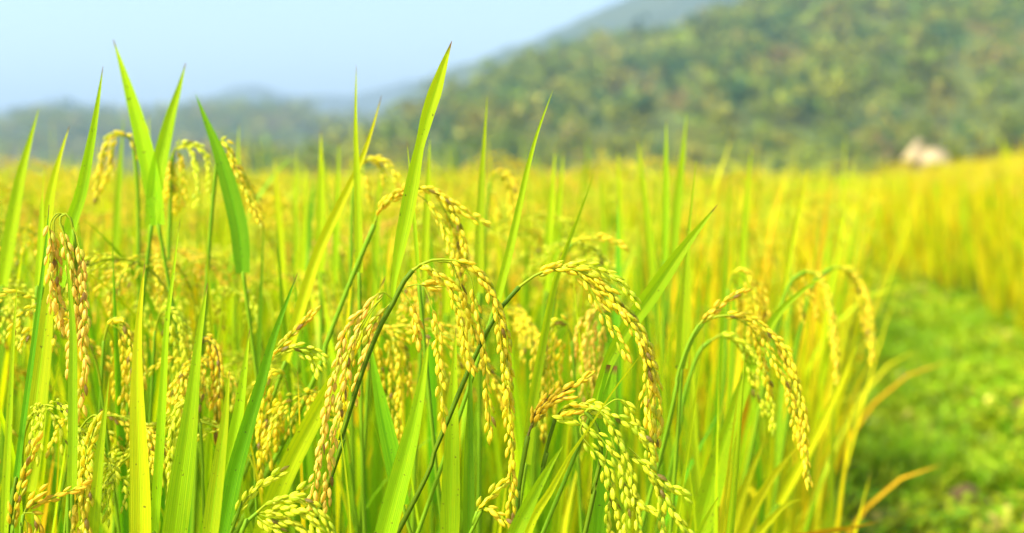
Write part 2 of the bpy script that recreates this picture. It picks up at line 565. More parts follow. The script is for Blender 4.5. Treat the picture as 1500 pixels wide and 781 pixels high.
def flatten(parts, ripe=0.0, rng=None):
    """one local-space array set with material indices into MATKEYS"""
    out = MB()

    def put(mb, keys):
        A = mb.arrays()
        keys = list(keys)
        if ripe and keys[0] in ('leaf', 'dark', 'lime') and rng.random() < ripe:
            keys[0] = 'dry' if rng.random() < (0.12 if ripe < 0.4 else 0.62) else 'lime'
        lut = np.array([MATKEYS.index(k) for k in keys])
        A['qm'] = lut[A['qm']] if len(A['qm']) else A['qm']
        A['tm'] = lut[A['tm']] if len(A['tm']) else A['tm']
        out.add_arrays(A, np.eye(3), np.zeros(3))
    for name, mb, keys, subs in parts:
        put(mb, keys)
        for sname, sb, sk in subs:
            put(sb, sk)
    return out.arrays()


def rotz(a):
    c, s = math.cos(a), math.sin(a)
    return np.array([[c, -s, 0], [s, c, 0], [0, 0, 1.0]])


def crop(name, label, bands, inside, ripe, seed, base_h):
    rng = np.random.default_rng(seed)
    big = MB()
    for (y0, y1, dens, lod, nl, pshare, sc, *tall) in bands:
        protos = [flatten(random_plant(rng, rng.random() < pshare, nl, 0.93, lod), ripe, rng) for _ in range(18)]
        edgep = [flatten(random_plant(rng, rng.random() < pshare, nl + 1, 0.93, lod), 0.8, rng) for _ in range(10)]
        area_w = 0.40 * y1 + 0.8
        cnt = int(dens * (y1 - y0) * 2 * area_w)
        ys = rng.uniform(y0, y1, cnt)
        xs = rng.uniform(-area_w, area_w, cnt)
        ok = (np.abs(xs) < 0.39 * ys + 0.7) & inside(xs, ys)
        for x, y in zip(xs[ok], ys[ok]):
            el, er = x - float(ledge(y)), x - float(redge(y))
            if lod == 'hi' and el > -0.38:
                continue
            at_edge = y < 15 and (-0.4 < el < 0 or 0 <= er < 0.5)
            A = edgep[rng.integers(len(edgep))] if at_edge and rng.random() < 0.75 else protos[rng.integers(len(protos))]
            h = base_h(x, y) * np.clip(rng.normal(0.985, 0.055), 0.85, 1.07 if y < 3.2 else 1.12) * (1.08 if y > 4 and rng.random() < 0.1 else 1.0)
            if tall:
                h *= tall[0]
            s = h / 0.93
            tl = rng.normal(0, 0.05, 2)
            if at_edge:       # plants at the path lean out over it
                tl[0] += min(abs(rng.normal(0.05, 0.07)), 0.13) * (1 if el < 0 else -1)
            Mx = rotz(rng.uniform(0, 6.28)) * np.array([s * sc, s * sc, s])[:, None]
            Mx = np.array([[1, 0, tl[0]], [0, 1, tl[1]], [0, 0, 1]]) @ Mx
            big.add_arrays(A, Mx, np.array([x, y, float(gh(x, y))]))
    o = big.build(name, [M[k] for k in MATKEYS])
    tag(o, label, 'rice crop', kind='stuff')
    return o


left_in = lambda x, y: (x < np.where(y < 16, ledge(y) - 0.02, np.where(y < 20, ledge(y), 4.0 + 0.16 * y)))
right_in = lambda x, y: (x > np.where(y < 16, redge(y) + 0.02, np.where(y < 20, ledge(y), 4.0 + 0.16 * y)))
crop('rice_crop', 'blurred mass of green and yellow rice filling the left field to its far edge',
     [(1.4, 2.3, 150, 'hi', 5, 0.22, 1.0), (1.7, 4.5, 26, 'mid', 3, 0.0, 1.0, 1.10), (4.5, 9, 8, 'mid', 3, 0.0, 1.1, 1.12), (2.25, 4.5, 200, 'mid', 5, 0.42, 1.0), (4.5, 9, 85, 'mid', 4, 0.22, 1.1), (9, 22, 28, 'lo', 4, 0.18, 1.7), (22, 85, 5.5, 'lo', 4, 0.18, 3.6)],
     left_in, 0.18, 5, lambda x, y: 0.90 if y < 2.3 else (0.945 if y < 6 else 0.965))
crop('rice_crop', 'blurred mass of ripe yellow rice beyond the grassy path',
     [(3.0, 6.5, 60, 'mid', 5, 0.75, 1.1), (6.5, 13, 120, 'mid', 5, 0.75, 1.1), (13, 25, 40, 'lo', 4, 0.7, 1.7), (25, 90, 5.5, 'lo', 4, 0.6, 3.6)],
     right_in, 0.72, 6, lambda x, y: 1.02 if y < 14 else 0.965)

# ------------------------------------------------------------------ rice: the plants seen one by one
HEROES = []          # (px, depth, short phrase) for labels of neighbours
GROUP = 'rice plants at the near edge of the field'


def hero(label, short, stem=None, leaves=(), branches=(), grain='gold', stemkey='stem', stem_w=7.0, rng_seed=None, twig='twig', lower=1, base_dx=0.0):
    """stem: [(px,py,d)...] top first or bottom first does not matter to the eye: it runs from the ground up.
    leaves: (pts, width_px, depth0, depth1, roll, mat[, prof]); branches: (pts, d0, d1, spacing_mm)"""
    rng = np.random.default_rng(rng_seed if rng_seed is not None else len(HEROES) + 100)
    if stem is None:
        pts, w, d0, d1 = leaves[0][:4]
        b = P(pts[0][0], pts[0][1], d0)
        b2 = P(pts[1][0], pts[1][1], d0)
        sp = [b]
        dirv = nrm(b2 - b)
    else:
        sp = [P(*q) for q in stem]
        dirv = nrm(sp[1] - sp[0])
    d = np.array([dirv[0], dirv[1] * 0.4, max(dirv[2], 0.5)])
    b = sp[0]
    foot = b - d * (b[2] / d[2]) * 0.8
    foot = np.array([foot[0] + base_dx, max(foot[1], 0.86) + rng.uniform(-0.02, 0.02), 0.0])
    mid = foot * 0.5 + (b - d * (b[2] * 0.45)) * 0.5
    mid[2] = b[2] * 0.5
    line = [foot, mid] + sp
    root = empty('rice_plant', foot, label, 'rice plant', GROUP)
    c = smooth(line, 110)
    w = stem_w * K * (stem[-1][2] if stem else leaves[0][2])
    mb = MB()
    sl = np.linspace(0, 1, len(c))
    node = rng.uniform(0.70, 0.78)
    rad = np.interp(sl, [0, 1], [0.0026, w / 2])
    rad = rad * np.where(sl < node, 1.22, 1.0) * (1 + 0.32 * np.exp(-((sl - node) / 0.006) ** 2)) * (1 + 0.05 * np.sin(sl * 60 + node * 40))
    wob_ = 0.0012 * np.sin(sl * 17 + node * 30) * np.sin(sl * math.pi)
    c = c + np.stack([wob_, wob_ * 0.5, 0 * wob_], 1)
    tube(mb, c, rad, 8, 0)
    # a node ring where the sheath ends
    mb.build('stem', [M[stemkey]], root, foot)
    for lf in leaves:
        pts, wpx, d0, d1, roll, key = lf[:6]
        prof = lf[6] if len(lf) > 6 else None
        dd = np.linspace(d0, d1, len(pts))
        lc = smooth([P(p[0], p[1], q) for p, q in zip(pts, dd)], 30)
        T = tangents(lc)
        S = np.cross(T, FWD)
        lb = MB()
        wm = wpx * K * (d0 + d1) / 2
        blade(lb, lc, wm / max(0.45, abs(math.cos(roll))), nrm(S), fold=0.28, twist=[roll * 0.5, roll, roll * 0.7], prof=prof, across=7)
        lb.build('leaf', [M[key]], root, foot)
    for k in range(lower):   # leaves lower on the stem, mostly below the picture
        i = int(len(c) * rng.uniform(0.25, 0.42))
        laz = rng.uniform(0, 6.28)
        lc = arch_curve(c[i], laz, rng.uniform(0.1, 0.3), rng.uniform(0.3, 0.9), rng.uniform(0.22, 0.32), 14, rng, power=1.6, wob=0.01)
        lb = MB()
        blade(lb, lc, rng.uniform(0.009, 0.013), np.array([-math.sin(laz), math.cos(laz), 0]), fold=0.3, twist=rng.normal(0, 0.5))
        lb.build('leaf', [M['leaf' if rng.random() < 0.6 else 'dark']], root, foot)
    if branches:
        ax = branches[0]
        pm = MB()
        dd = np.linspace(ax[1], ax[2], len(ax[0]))
        rc = smooth([P(p[0], p[1], q) for p, q in zip(ax[0], dd)], 30)
        tube(pm, rc, np.interp(np.linspace(0, 1, len(rc)), [0, 0.12, 1], [w * 0.36, 0.0009, 0.0004]), 6, 0)
        pan = pm.build('panicle', [M[twig]], root, foot)
        for pts, d0, d1, sp_mm, *rest in branches:
            st = rest[0] if rest else 0.08
            gk = rest[1] if len(rest) > 1 else grain
            dd = np.linspace(d0, d1, len(pts))
            bc = smooth([P(p[0], p[1], q) for p, q in zip(pts, dd)], max(12, 5 * len(pts)))
            bb = MB()
            grain_branch(bb, bc, sp_mm * 0.68 / 1000.0, rng, 'hi', start=st, spread=0.21)
            bb.build("grain_branch", [M[gk], M[twig]], pan, foot)
    sx = leaves[0][0][-1][0] if leaves else stem[-1][0]
    HEROES.append((sx, (stem[-1][2] if stem else leaves[0][2]), short))
    return root


# leaf width profiles (base -> tip)
TAPER = (0.75, 0.95, 1.0, 0.97, 0.88, 0.72, 0.5, 0.27, 0.03)
LONGT = (0.9, 1.0, 0.95, 0.85, 0.72, 0.57, 0.40, 0.22, 0.02)

# ---- the sharp plants in the middle
hero('rice with sharp golden curtain of grain arching right beside the tallest kinked leaf', 'sharp arching golden panicle',
     stem=[(478, 720, 1.035), (500, 640, 1.035), (530, 545, 1.035), (556, 480, 1.035), (575, 445, 1.035), (590, 415, 1.035), (604, 397, 1.035)],
     leaves=[([(575, 447), (577, 415), (585, 365), (594, 320), (603, 272), (612, 225), (619, 196), (627, 165), (640, 125), (652, 88), (662, 60)], 22, 1.035, 1.03, 0.25, 'leaf',
              (0.25, 0.4, 0.75, 0.95, 1.0, 0.85, 0.62, 0.88, 0.95, 0.55, 0.03))],
     branches=[([(604, 397), (614, 389), (640, 380), (678, 385), (704, 402), (723, 436), (736, 474), (742, 519), (746, 564), (746, 611), (749, 653), (750, 719), (748, 766)], 1.035, 1.03, 3.1, 0.13),
               ([(640, 380), (690, 394), (716, 425), (731, 470), (738, 530), (741, 580)], 1.037, 1.025, 4.2, 0.2),
               ([(606, 396), (619, 387), (636, 401), (659, 420), (670, 449), (678, 481), (681, 506), (691, 542)], 1.035, 1.02, 3.6, 0.06),
               ([(640, 383), (662, 388), (672, 415), (682, 445), (692, 478), (697, 500)], 1.04, 1.05, 4.2, 0.25),
               ([(676, 386), (690, 408), (695, 440), (704, 481), (710, 519), (713, 564), (716, 600), (718, 638)], 1.035, 1.03, 4.6, 0.16),
               ([(606, 397), (624, 425), (633, 452), (643, 490), (643, 519), (646, 558), (649, 590), (650, 624)], 1.035, 1.01, 5.2, 0.24),
               ([(596, 420), (611, 417), (640, 418)], 1.035, 1.03, 4.0, 0.45, 'amber'),
               ([(588, 425), (594, 433), (602, 446), (611, 480), (613, 500)], 1.035, 1.03, 3.6, 0.3, 'amber'),
               ([(577, 441), (562, 428), (550, 435), (535, 454), (514, 474), (503, 497), (497, 521), (490, 546), (484, 577), (476, 617), (471, 656), (465, 687), (459, 719), (455, 742)], 1.035, 1.0, 4.0, 0.06, 'pink'),
               ([(577, 441), (566, 450), (553, 467), (542, 487), (535, 523), (525, 554), (518, 590)], 1.04, 1.05, 4.4, 0.1, 'pink'),
               ([(560, 436), (540, 458), (525, 484), (511, 520), (504, 560), (498, 590), (494, 614), (486, 640), (484, 672), (481, 710), (477, 742)], 1.04, 1.01, 4.2, 0.15, 'pink'),
               ([(556, 440), (536, 470), (520, 510), (510, 545), (505, 590), (501, 625)], 1.05, 1.06, 4.6, 0.2, 'gold')],
     stemkey='stemdark', stem_w=7.2, rng_seed=1, twig='twig')

hero('rice bowed into a wide arch of grain on a bare stem slanting from the bottom', 'wide arch on the slanting bare stem',
     stem=[(583, 781, 1.05), (640, 655, 1.05), (690, 535, 1.05), (728, 460, 1.05), (760, 421, 1.05)],
     branches=[([(760, 421), (785, 403), (812, 394), (845, 396), (870, 408), (893, 428), (915, 459), (938, 487), (949, 518), (956, 551), (956, 605), (957, 640), (955, 688)], 1.05, 1.03, 2.9, 0.08),
               ([(800, 397), (840, 388), (880, 396), (907, 412), (933, 441)], 1.05, 1.04, 4.2, 0.06, 'green'),
               ([(812, 396), (845, 402), (862, 418), (875, 444), (893, 473), (904, 492), (919, 520)], 1.05, 1.03, 4.6, 0.2),
               ([(840, 397), (868, 420), (900, 448), (922, 472), (938, 501), (948, 540), (946, 585), (950, 620)], 1.05, 1.02, 3.6, 0.14),
               ([(815, 394), (840, 392), (858, 401), (885, 418), (905, 440), (925, 462)], 1.05, 1.06, 3.6, 0.1, 'green'),
               ([(905, 445), (935, 478), (953, 520), (962, 560), (965, 610), (962, 650)], 1.05, 1.04, 4.2, 0.15)],
     stemkey='stemdark', stem_w=6.6, rng_seed=2)

hero('rice with spreading heavy bunch of greenish grain hanging at the bottom right of centre', 'spreading greenish grain bunch at the bottom',
     stem=[(858, 781, 1.0), (868, 724, 1.0), (880, 668, 1.0), (874, 625, 1.0), (858, 604, 1.0)],
     branches=[([(858, 604), (866, 598), (882, 606), (905, 640), (916, 668), (925, 696), (928, 721), (933, 758), (936, 795)], 1.0, 0.98, 4.4, 0.1),
               ([(864, 600), (885, 604), (908, 614), (933, 631), (950, 645)], 1.0, 0.99, 4.2, 0.1),
               ([(880, 600), (900, 586), (912, 588), (924, 604), (935, 624), (946, 648), (955, 670)], 1.02, 1.02, 4.2, 0.25),
               ([(858, 606), (848, 612), (857, 626), (877, 639), (891, 656), (909, 682), (913, 707), (919, 741), (916, 790)], 1.0, 0.98, 4.4, 0.1),
               ([(858, 610), (850, 632), (862, 651), (877, 668), (894, 693), (897, 725), (906, 750), (910, 795)], 1.0, 0.99, 4.4, 0.2),
               ([(900, 640), (915, 664), (930, 672), (946, 682), (964, 699), (984, 713), (1006, 726)], 1.0, 0.98, 4.0, 0.3),
               ([(920, 655), (942, 676), (956, 696), (971, 721), (987, 753), (1001, 770), (1016, 790)], 1.0, 0.98, 4.0, 0.3),
               ([(930, 668), (950, 688), (962, 709), (967, 732), (970, 764), (972, 795)], 1.0, 0.99, 4.2, 0.25),
               ([(895, 640), (912, 690), (928, 727), (953, 746)], 1.0, 0.98, 4.6, 0.5),
               ([(890, 655), (886, 690), (893, 720), (890, 755), (895, 790)], 1.01, 1.01, 4.4, 0.2),
               ([(868, 600), (850, 598), (838, 601), (828, 606)], 1.0, 1.0, 4.5, 0.1, 'amber'),
               ([(868, 640), (850, 622), (838, 618), (825, 615)], 1.0, 1.0, 5.0, 0.3)],
     grain='green', stemkey='stemdark', stem_w=6.5, rng_seed=3)

hero('rice with thin half upright brownish panicle on a dark stem, left of the greenish bunch', 'thin brownish half upright panicle',
     stem=[(755, 781, 1.06), (758, 730, 1.06), (764, 688, 1.06), (773, 640, 1.06)],
     branches=[([(773, 640), (779, 622), (790, 604), (803, 590), (821, 577), (844, 563), (862, 549)], 1.06, 1.07, 3.6, 0.1),
               ([(775, 634), (786, 612), (800, 596), (818, 584), (832, 580)], 1.06, 1.05, 4.0, 0.15),
               ([(779, 624), (784, 606), (796, 592), (806, 578)], 1.06, 1.06, 4.0, 0.15)],
     grain='amber', stemkey='stemdark', stem_w=7, twig='twigbrown', rng_seed=4)

hero('rice with leaning green panicle of few grains on a dark stem, between two grain bunches', 'leaning sparse panicle',
     stem=[(787, 720, 1.07), (793, 690, 1.07), (803, 648, 1.07), (815, 610, 1.07)],
     branches=[([(815, 610), (825, 600), (838, 596), (862, 592), (880, 600)], 1.07, 1.05, 3.8, 0.1),
               ([(816, 608), (836, 605), (858, 603), (872, 606)], 1.07, 1.06, 4.2, 0.2)],
     grain='green', stemkey='stemdark', stem_w=5, rng_seed=5)

hero('rice with strings of pinkish orange grain hanging straight from a tight hook, at left', 'pinkish hanging strings',
     stem=[(105, 600, 1.04), (107, 520, 1.04), (110, 440, 1.04), (111, 375, 1.04), (107, 337, 1.04)],
     branches=[([(107, 337), (104, 322), (97, 314), (90, 315), (88, 326), (93, 340), (99, 362), (104, 398), (107, 435), (105, 469), (103, 508), (101, 540)], 1.04, 1.03, 3.6, 0.22),
               ([(97, 314), (84, 313), (76, 322), (73, 335), (75, 356), (73, 390), (75, 418), (77, 450)], 1.04, 1.03, 4.0, 0.22),
               ([(90, 313), (80, 322), (79, 340), (82, 370), (84, 390), (83, 418), (87, 446), (90, 480)], 1.04, 1.035, 3.8, 0.2),
               ([(92, 330), (97, 367), (106, 407), (110, 446), (114, 470)], 1.04, 1.05, 4.2, 0.15),
               ([(106, 330), (112, 345), (116, 360), (120, 380), (121, 413), (124, 446), (124, 480), (121, 505), (125, 530), (121, 565), (117, 605)], 1.04, 1.02, 4.0, 0.12),
               ([(104, 330), (109, 350), (113, 380), (116, 420), (118, 455), (120, 490)], 1.04, 1.05, 4.2, 0.2)],
     grain='pink', stem_w=5, rng_seed=6)

hero('rice with bowed panicle hanging beside the middle of the tallest kinked leaf, slightly blurred', 'bowed panicle behind the tallest leaf',
     stem=[(440, 600, 1.22), (475, 510, 1.22), (510, 420, 1.22), (548, 330, 1.22)],
     branches=[([(548, 330), (556, 306), (575, 289), (600, 278), (625, 277), (648, 289), (668, 318), (678, 350), (686, 386)], 1.22, 1.2, 3.4, 0.08),
               ([(600, 278), (630, 278), (652, 290), (673, 304), (694, 318), (713, 326)], 1.22, 1.2, 4.0, 0.15),
               ([(605, 280), (625, 295), (634, 308), (645, 324), (653, 345), (660, 365), (664, 386), (669, 412)], 1.22, 1.19, 4.0, 0.15),
               ([(640, 288), (655, 315), (668, 345), (672, 370), (678, 396), (676, 420)], 1.22, 1.24, 4.0, 0.15),
               ([(548, 330), (558, 306), (576, 288), (592, 276)], 1.22, 1.2, 3.4, 0.2, 'amber')],
     stem_w=7, rng_seed=7)

hero('rice with long yellow beaded arch drooping toward the grassy path', 'long beaded arch by the path',
     stem=[(965, 680, 1.22), (988, 575, 1.22), (1010, 505, 1.22), (1030, 472, 1.22)],
     branches=[([(1030, 472), (1050, 464), (1078, 462), (1100, 467), (1128, 488), (1150, 512), (1161, 541), (1172, 580), (1179, 626), (1180, 672), (1185, 708)], 1.22, 1.18, 2.9, 0.1),
               ([(1085, 464), (1112, 480), (1124, 505), (1135, 530), (1150, 562), (1163, 605), (1167, 640)], 1.22, 1.2, 3.6, 0.15),
               ([(1070, 463), (1098, 478), (1110, 500), (1120, 540), (1130, 580)], 1.22, 1.25, 4.0, 0.2),
               ([(1120, 482), (1147, 520), (1160, 560), (1170, 610), (1172, 650)], 1.22, 1.21, 3.8, 0.15)],
     stem_w=6, rng_seed=8)

hero('rice with one thin upright string of grain tipped red, above the long beaded arch', 'upright string with a reddish tip',
     stem=[(975, 640, 1.2), (990, 560, 1.2), (1008, 505, 1.2), (1023, 477, 1.2)],
     branches=[([(1023, 477), (1038, 462), (1056, 447), (1074, 434), (1090, 425)], 1.2, 1.2, 4.2, 0.05)],
     grain='amber', stem_w=5, rng_seed=9)

hero('rice with pale tangled droop of grain hanging under the long beaded arch', 'pale droop under the beaded arch',
     stem=[(985, 680, 1.35), (1000, 590, 1.35), (1022, 520, 1.35), (1040, 500, 1.35)],
     branches=[([(1040, 500), (1060, 490), (1084, 499), (1104, 520), (1117, 545), (1127, 575), (1131, 630)], 1.35, 1.33, 3.4, 0.1),
               ([(1060, 491), (1085, 510), (1098, 545), (1108, 575), (1118, 602)], 1.35, 1.35, 4.0, 0.2),
               ([(1050, 494), (1075, 498), (1092, 515), (1100, 550)], 1.35, 1.36, 4.0, 0.2)],
     grain='green', stem_w=6, rng_seed=10)

hero('rice with blurred rope of grain hanging at the field edge, left of the outermost one', 'blurred rope at the field edge',
     stem=[(1105, 640, 1.6), (1125, 520, 1.6), (1155, 420, 1.6), (1180, 398, 1.6)],
     branches=[([(1180, 398), (1198, 402), (1212, 425), (1220, 460), (1224, 500), (1226, 560)], 1.6, 1.55, 3.0, 0.08),
               ([(1185, 399), (1203, 415), (1214, 450), (1219, 490), (1222, 525)], 1.6, 1.58, 3.6, 0.1),
               ([(1178, 398), (1180, 415), (1190, 440), (1197, 465)], 1.6, 1.6, 4.0, 0.1),
               ([(1160, 412), (1163, 425), (1172, 445), (1177, 470)], 1.6, 1.6, 4.0, 0.1)],
     stem_w=6, rng_seed=11)

hero('rice with outermost blurred rope of grain, leaning furthest out over the grassy path', 'outermost rope over the path',
     stem=[(1150, 640, 1.75), (1165, 520, 1.75), (1190, 420, 1.75), (1220, 392, 1.75)],
     branches=[([(1220, 392), (1245, 394), (1264, 420), (1275, 455), (1279, 490), (1276, 528)], 1.75, 1.7, 3.0, 0.08),
               ([(1225, 392), (1255, 402), (1268, 440), (1273, 480), (1272, 505)], 1.75, 1.73, 3.6, 0.1),
               ([(1230, 392), (1252, 415), (1262, 450), (1265, 485)], 1.75, 1.76, 4.0, 0.1)],
     stem_w=6, rng_seed=12)

hero('rice with thin upright spike of amber grain in the bottom left corner', 'amber spike in the bottom left corner',
     stem=[(14, 830, 0.99), (16, 800, 0.99), (18, 778, 0.99)],
     branches=[([(18, 778), (22, 745), (31, 709), (39, 683), (45, 664), (52, 648)], 0.99, 0.99, 4.6, 0.02)],
     grain='amber', stem_w=5, rng_seed=13)

hero('rice with crooked knot of yellow grain, one string stretched level, in the bottom left corner', 'crooked knot of yellow grain',
     stem=[(28, 830, 0.97), (30, 790, 0.97), (34, 755, 0.97)],
     branches=[([(34, 755), (46, 740), (70, 732), (95, 722), (120, 712)], 0.97, 0.98, 4.0, 0.1),
               ([(36, 750), (42, 738), (52, 730), (62, 722)], 0.97, 0.97, 4.6, 0.2),
               ([(34, 752), (48, 752), (56, 765), (58, 790)], 0.97, 0.97, 4.2, 0.2),
               ([(34, 756), (40, 770), (38, 790), (36, 805)], 0.97, 0.97, 4.2, 0.2)],
     grain='amber', stem_w=5, rng_seed=14)

hero('rice with lumpy string of yellow grain hooked around a narrow leaf near the left corner', 'lumpy hooked string',
     stem=[(100, 830, 1.0), (106, 780, 1.0), (112, 730, 1.0), (118, 700, 1.0)],
     branches=[([(118, 700), (122, 680), (128, 660), (134, 640), (142, 618)], 1.0, 1.0, 4.6, 0.05),
               ([(120, 682), (114, 700), (113, 725), (109, 752), (110, 800)], 1.0, 0.98, 3.4, 0.05),
               ([(122, 676), (130, 692), (134, 712), (136, 728)], 1.0, 0.99, 3.6, 0.05),
               ([(118, 690), (124, 710), (122, 745), (128, 790)], 1.0, 0.98, 3.8, 0.1)],
     grain='gold', stem_w=5, rng_seed=15)

hero('rice with pale curled panicle hanging between narrow leaves above the left corner', 'pale curled panicle',
     stem=[(95, 790, 1.08), (100, 720, 1.08), (108, 655, 1.08), (118, 628, 1.08)],
     branches=[([(118, 628), (128, 615), (140, 608), (146, 620), (136, 640), (126, 660), (120, 690), (113, 720)], 1.08, 1.06, 3.4, 0.2),
               ([(122, 622), (130, 620), (128, 640), (118, 655)], 1.08, 1.08, 4.0, 0.2)],
     grain='green', stem_w=5, rng_seed=16)

hero('rice with low curled bunch of greenish grain resting at the bottom edge left of centre', 'low curled bunch at the bottom edge',
     stem=[(340, 830, 0.97), (350, 790, 0.97), (362, 765, 0.97), (376, 752, 0.97)],
     branches=[([(376, 752), (392, 738), (420, 730), (448, 733), (466, 748), (480, 768), (490, 800)], 0.97, 0.96, 3.2, 0.12),
               ([(378, 752), (400, 748), (428, 746), (452, 756), (468, 780), (472, 800)], 0.97, 0.95, 3.4, 0.1),
               ([(378, 753), (400, 760), (425, 764), (448, 780), (455, 800)], 0.97, 0.96, 3.6, 0.1),
               ([(374, 754), (390, 768), (410, 778), (428, 800)], 0.97, 0.96, 3.6, 0.1),
               ([(366, 760), (385, 743), (410, 736), (436, 722), (446, 714)], 0.97, 0.98, 5.0, 0.3)],
     grain='green', stem_w=6, rng_seed=17)

hero('rice with thin rising string of greenish grain just above the low curled bunch', 'thin rising green string',
     stem=[(330, 800, 1.0), (338, 775, 1.0), (346, 755, 1.0)],
     branches=[([(346, 755), (358, 735), (374, 718), (394, 704), (414, 692)], 1.0, 1.0, 4.2, 0.05)],
     grain='green', stem_w=4.5, rng_seed=18)

hero('rice with slim ascending spike tipped red, left of the pink tinted curtain of grain', 'slim red tipped spike',
     stem=[(355, 640, 1.1), (372, 575, 1.1), (390, 535, 1.1)],
     branches=[([(390, 535), (402, 516), (420, 498), (440, 478), (459, 457)], 1.1, 1.1, 4.8, 0.05),
               ([(392, 530), (408, 519), (428, 510), (452, 511), (470, 518), (478, 530)], 1.1, 1.09, 4.0, 0.2, 'green'),
               ([(430, 510), (448, 520), (460, 530), (466, 545)], 1.1, 1.09, 4.2, 0.1, 'green')],
     grain='amber', stem_w=6, rng_seed=19)

hero('rice with short stubby cluster of yellow grain by the tip of the sharp golden curtain', 'short stubby cluster',
     stem=[(680, 800, 1.0), (690, 775, 1.0), (699, 750, 1.0)],
     branches=[([(699, 750), (706, 738), (716, 730), (726, 718), (738, 708)], 1.0, 1.0, 3.6, 0.02),
               ([(699, 750), (712, 744), (726, 752), (742, 762)], 1.0, 0.99, 4.0, 0.1)],
     grain='gold', stem_w=5, rng_seed=20)

# ---- blurred panicles standing against the hills
hero('rice with blurred yellow panicle nodding left of the pair of crossing leaves against the sky', 'blurred panicle left of the crossing leaves',
     stem=[(205, 440, 1.5), (203, 340, 1.5), (200, 260, 1.5), (195, 212, 1.5)],
     branches=[([(195, 212), (185, 198), (170, 195), (157, 205), (150, 230), (143, 265), (140, 290)], 1.5, 1.48, 3.6, 0.12),
               ([(190, 202), (172, 200), (164, 220), (160, 250), (150, 275)], 1.5, 1.5, 3.8, 0.2),
               ([(182, 197), (192, 203), (198, 218), (201, 226)], 1.5, 1.5, 4.2, 0.1)],
     stem_w=6, rng_seed=21)
hero('rice with fan of pale drooping grain strings just right of the pair of crossing leaves', 'fan of pale strings',
     stem=[(250, 480, 1.45), (248, 380, 1.45), (250, 290, 1.45), (252, 230, 1.45)],
     branches=[([(252, 230), (258, 216), (272, 210), (290, 214), (302, 230), (306, 255), (308, 285)], 1.45, 1.43, 3.8, 0.1, 'green'),
               ([(255, 222), (262, 220), (266, 240), (270, 270), (268, 300)], 1.45, 1.45, 3.8, 0.1),
               ([(252, 226), (248, 235), (246, 260), (243, 290)], 1.45, 1.44, 3.8, 0.1),
               ([(262, 214), (278, 220), (286, 245), (290, 275), (287, 300)], 1.45, 1.42, 3.8, 0.1, 'green'),
               ([(256, 219), (254, 250), (257, 285), (256, 310)], 1.45, 1.47, 3.8, 0.15)],
     stem_w=6, rng_seed=22)
hero('rice with grain slanting down to the right from behind the leftward pointing dark leaf', 'grain slanting from the dark leaf',
     stem=[(300, 480, 1.35), (305, 380, 1.35), (312, 290, 1.35), (320, 222, 1.35)],
     branches=[([(320, 222), (324, 207), (333, 212), (342, 235), (352, 262), (366, 295), (382, 328)], 1.35, 1.33, 3.6, 0.1),
               ([(326, 208), (336, 225), (342, 255), (348, 285), (352, 310)], 1.35, 1.36, 3.8, 0.12),
               ([(340, 232), (356, 258), (370, 280), (380, 300)], 1.35, 1.35, 4.2, 0.15)],
     grain='gold', stem_w=6, rng_seed=23)
hero('rice with blurred hooked panicle close to the narrow vertical leaf left of the tallest leaf', 'blurred hooked panicle',
     stem=[(515, 420, 1.5), (515, 340, 1.5), (518, 280, 1.5), (524, 250, 1.5)],
     branches=[([(524, 250), (534, 235), (552, 231), (568, 240), (577, 252), (582, 272)], 1.5, 1.48, 3.2, 0.12),
               ([(528, 244), (545, 236), (560, 248), (562, 268)], 1.5, 1.5, 4.0, 0.2),
               ([(526, 248), (534, 258), (540, 275), (541, 290)], 1.5, 1.5, 4.0, 0.2)],
     stem_w=6, rng_seed=24)
hero('rice with bright blurred tuft of grain just right of the two toned upright leaf', 'bright blurred tuft',
     stem=[(705, 460, 1.7), (708, 370, 1.7), (714, 300, 1.7), (718, 268, 1.7)],
     branches=[([(718, 268), (726, 254), (738, 252), (750, 262), (758, 282), (762, 312)], 1.7, 1.68, 3.0, 0.1),
               ([(720, 264), (732, 258), (744, 274), (748, 300), (750, 322)], 1.7, 1.7, 3.4, 0.15),
               ([(719, 266), (722, 280), (728, 300), (728, 320)], 1.7, 1.7, 3.6, 0.2)],
     stem_w=5, rng_seed=25)
hero('rice with flat thin string of grain reaching right, above the wide arch', 'flat thin string above the wide arch',
     stem=[(800, 520, 1.42), (812, 430, 1.42), (826, 375, 1.42), (838, 358, 1.42)],
     branches=[([(838, 358), (852, 351), (872, 347), (892, 350), (916, 363)], 1.42, 1.4, 3.2, 0.05),
               ([(842, 356), (862, 360), (880, 375), (894, 395), (905, 420)], 1.42, 1.42, 3.8, 0.2, 'green')],
     stem_w=5, rng_seed=26)
hero('rice with dark spotted reddish brown grain among the yellow panicles left of centre', 'dark reddish spotted panicle',
     stem=[(282, 640, 1.22), (287, 560, 1.22), (293, 510, 1.22)],
     branches=[([(293, 510), (300, 494), (312, 500), (320, 525), (322, 560), (318, 600), (316, 640)], 1.22, 1.2, 3.2, 0.1),
               ([(296, 503), (306, 500), (312, 525), (314, 560), (310, 590)], 1.22, 1.22, 3.6, 0.15)],
     grain='amber', twig='twigbrown', stem_w=5, rng_seed=27)
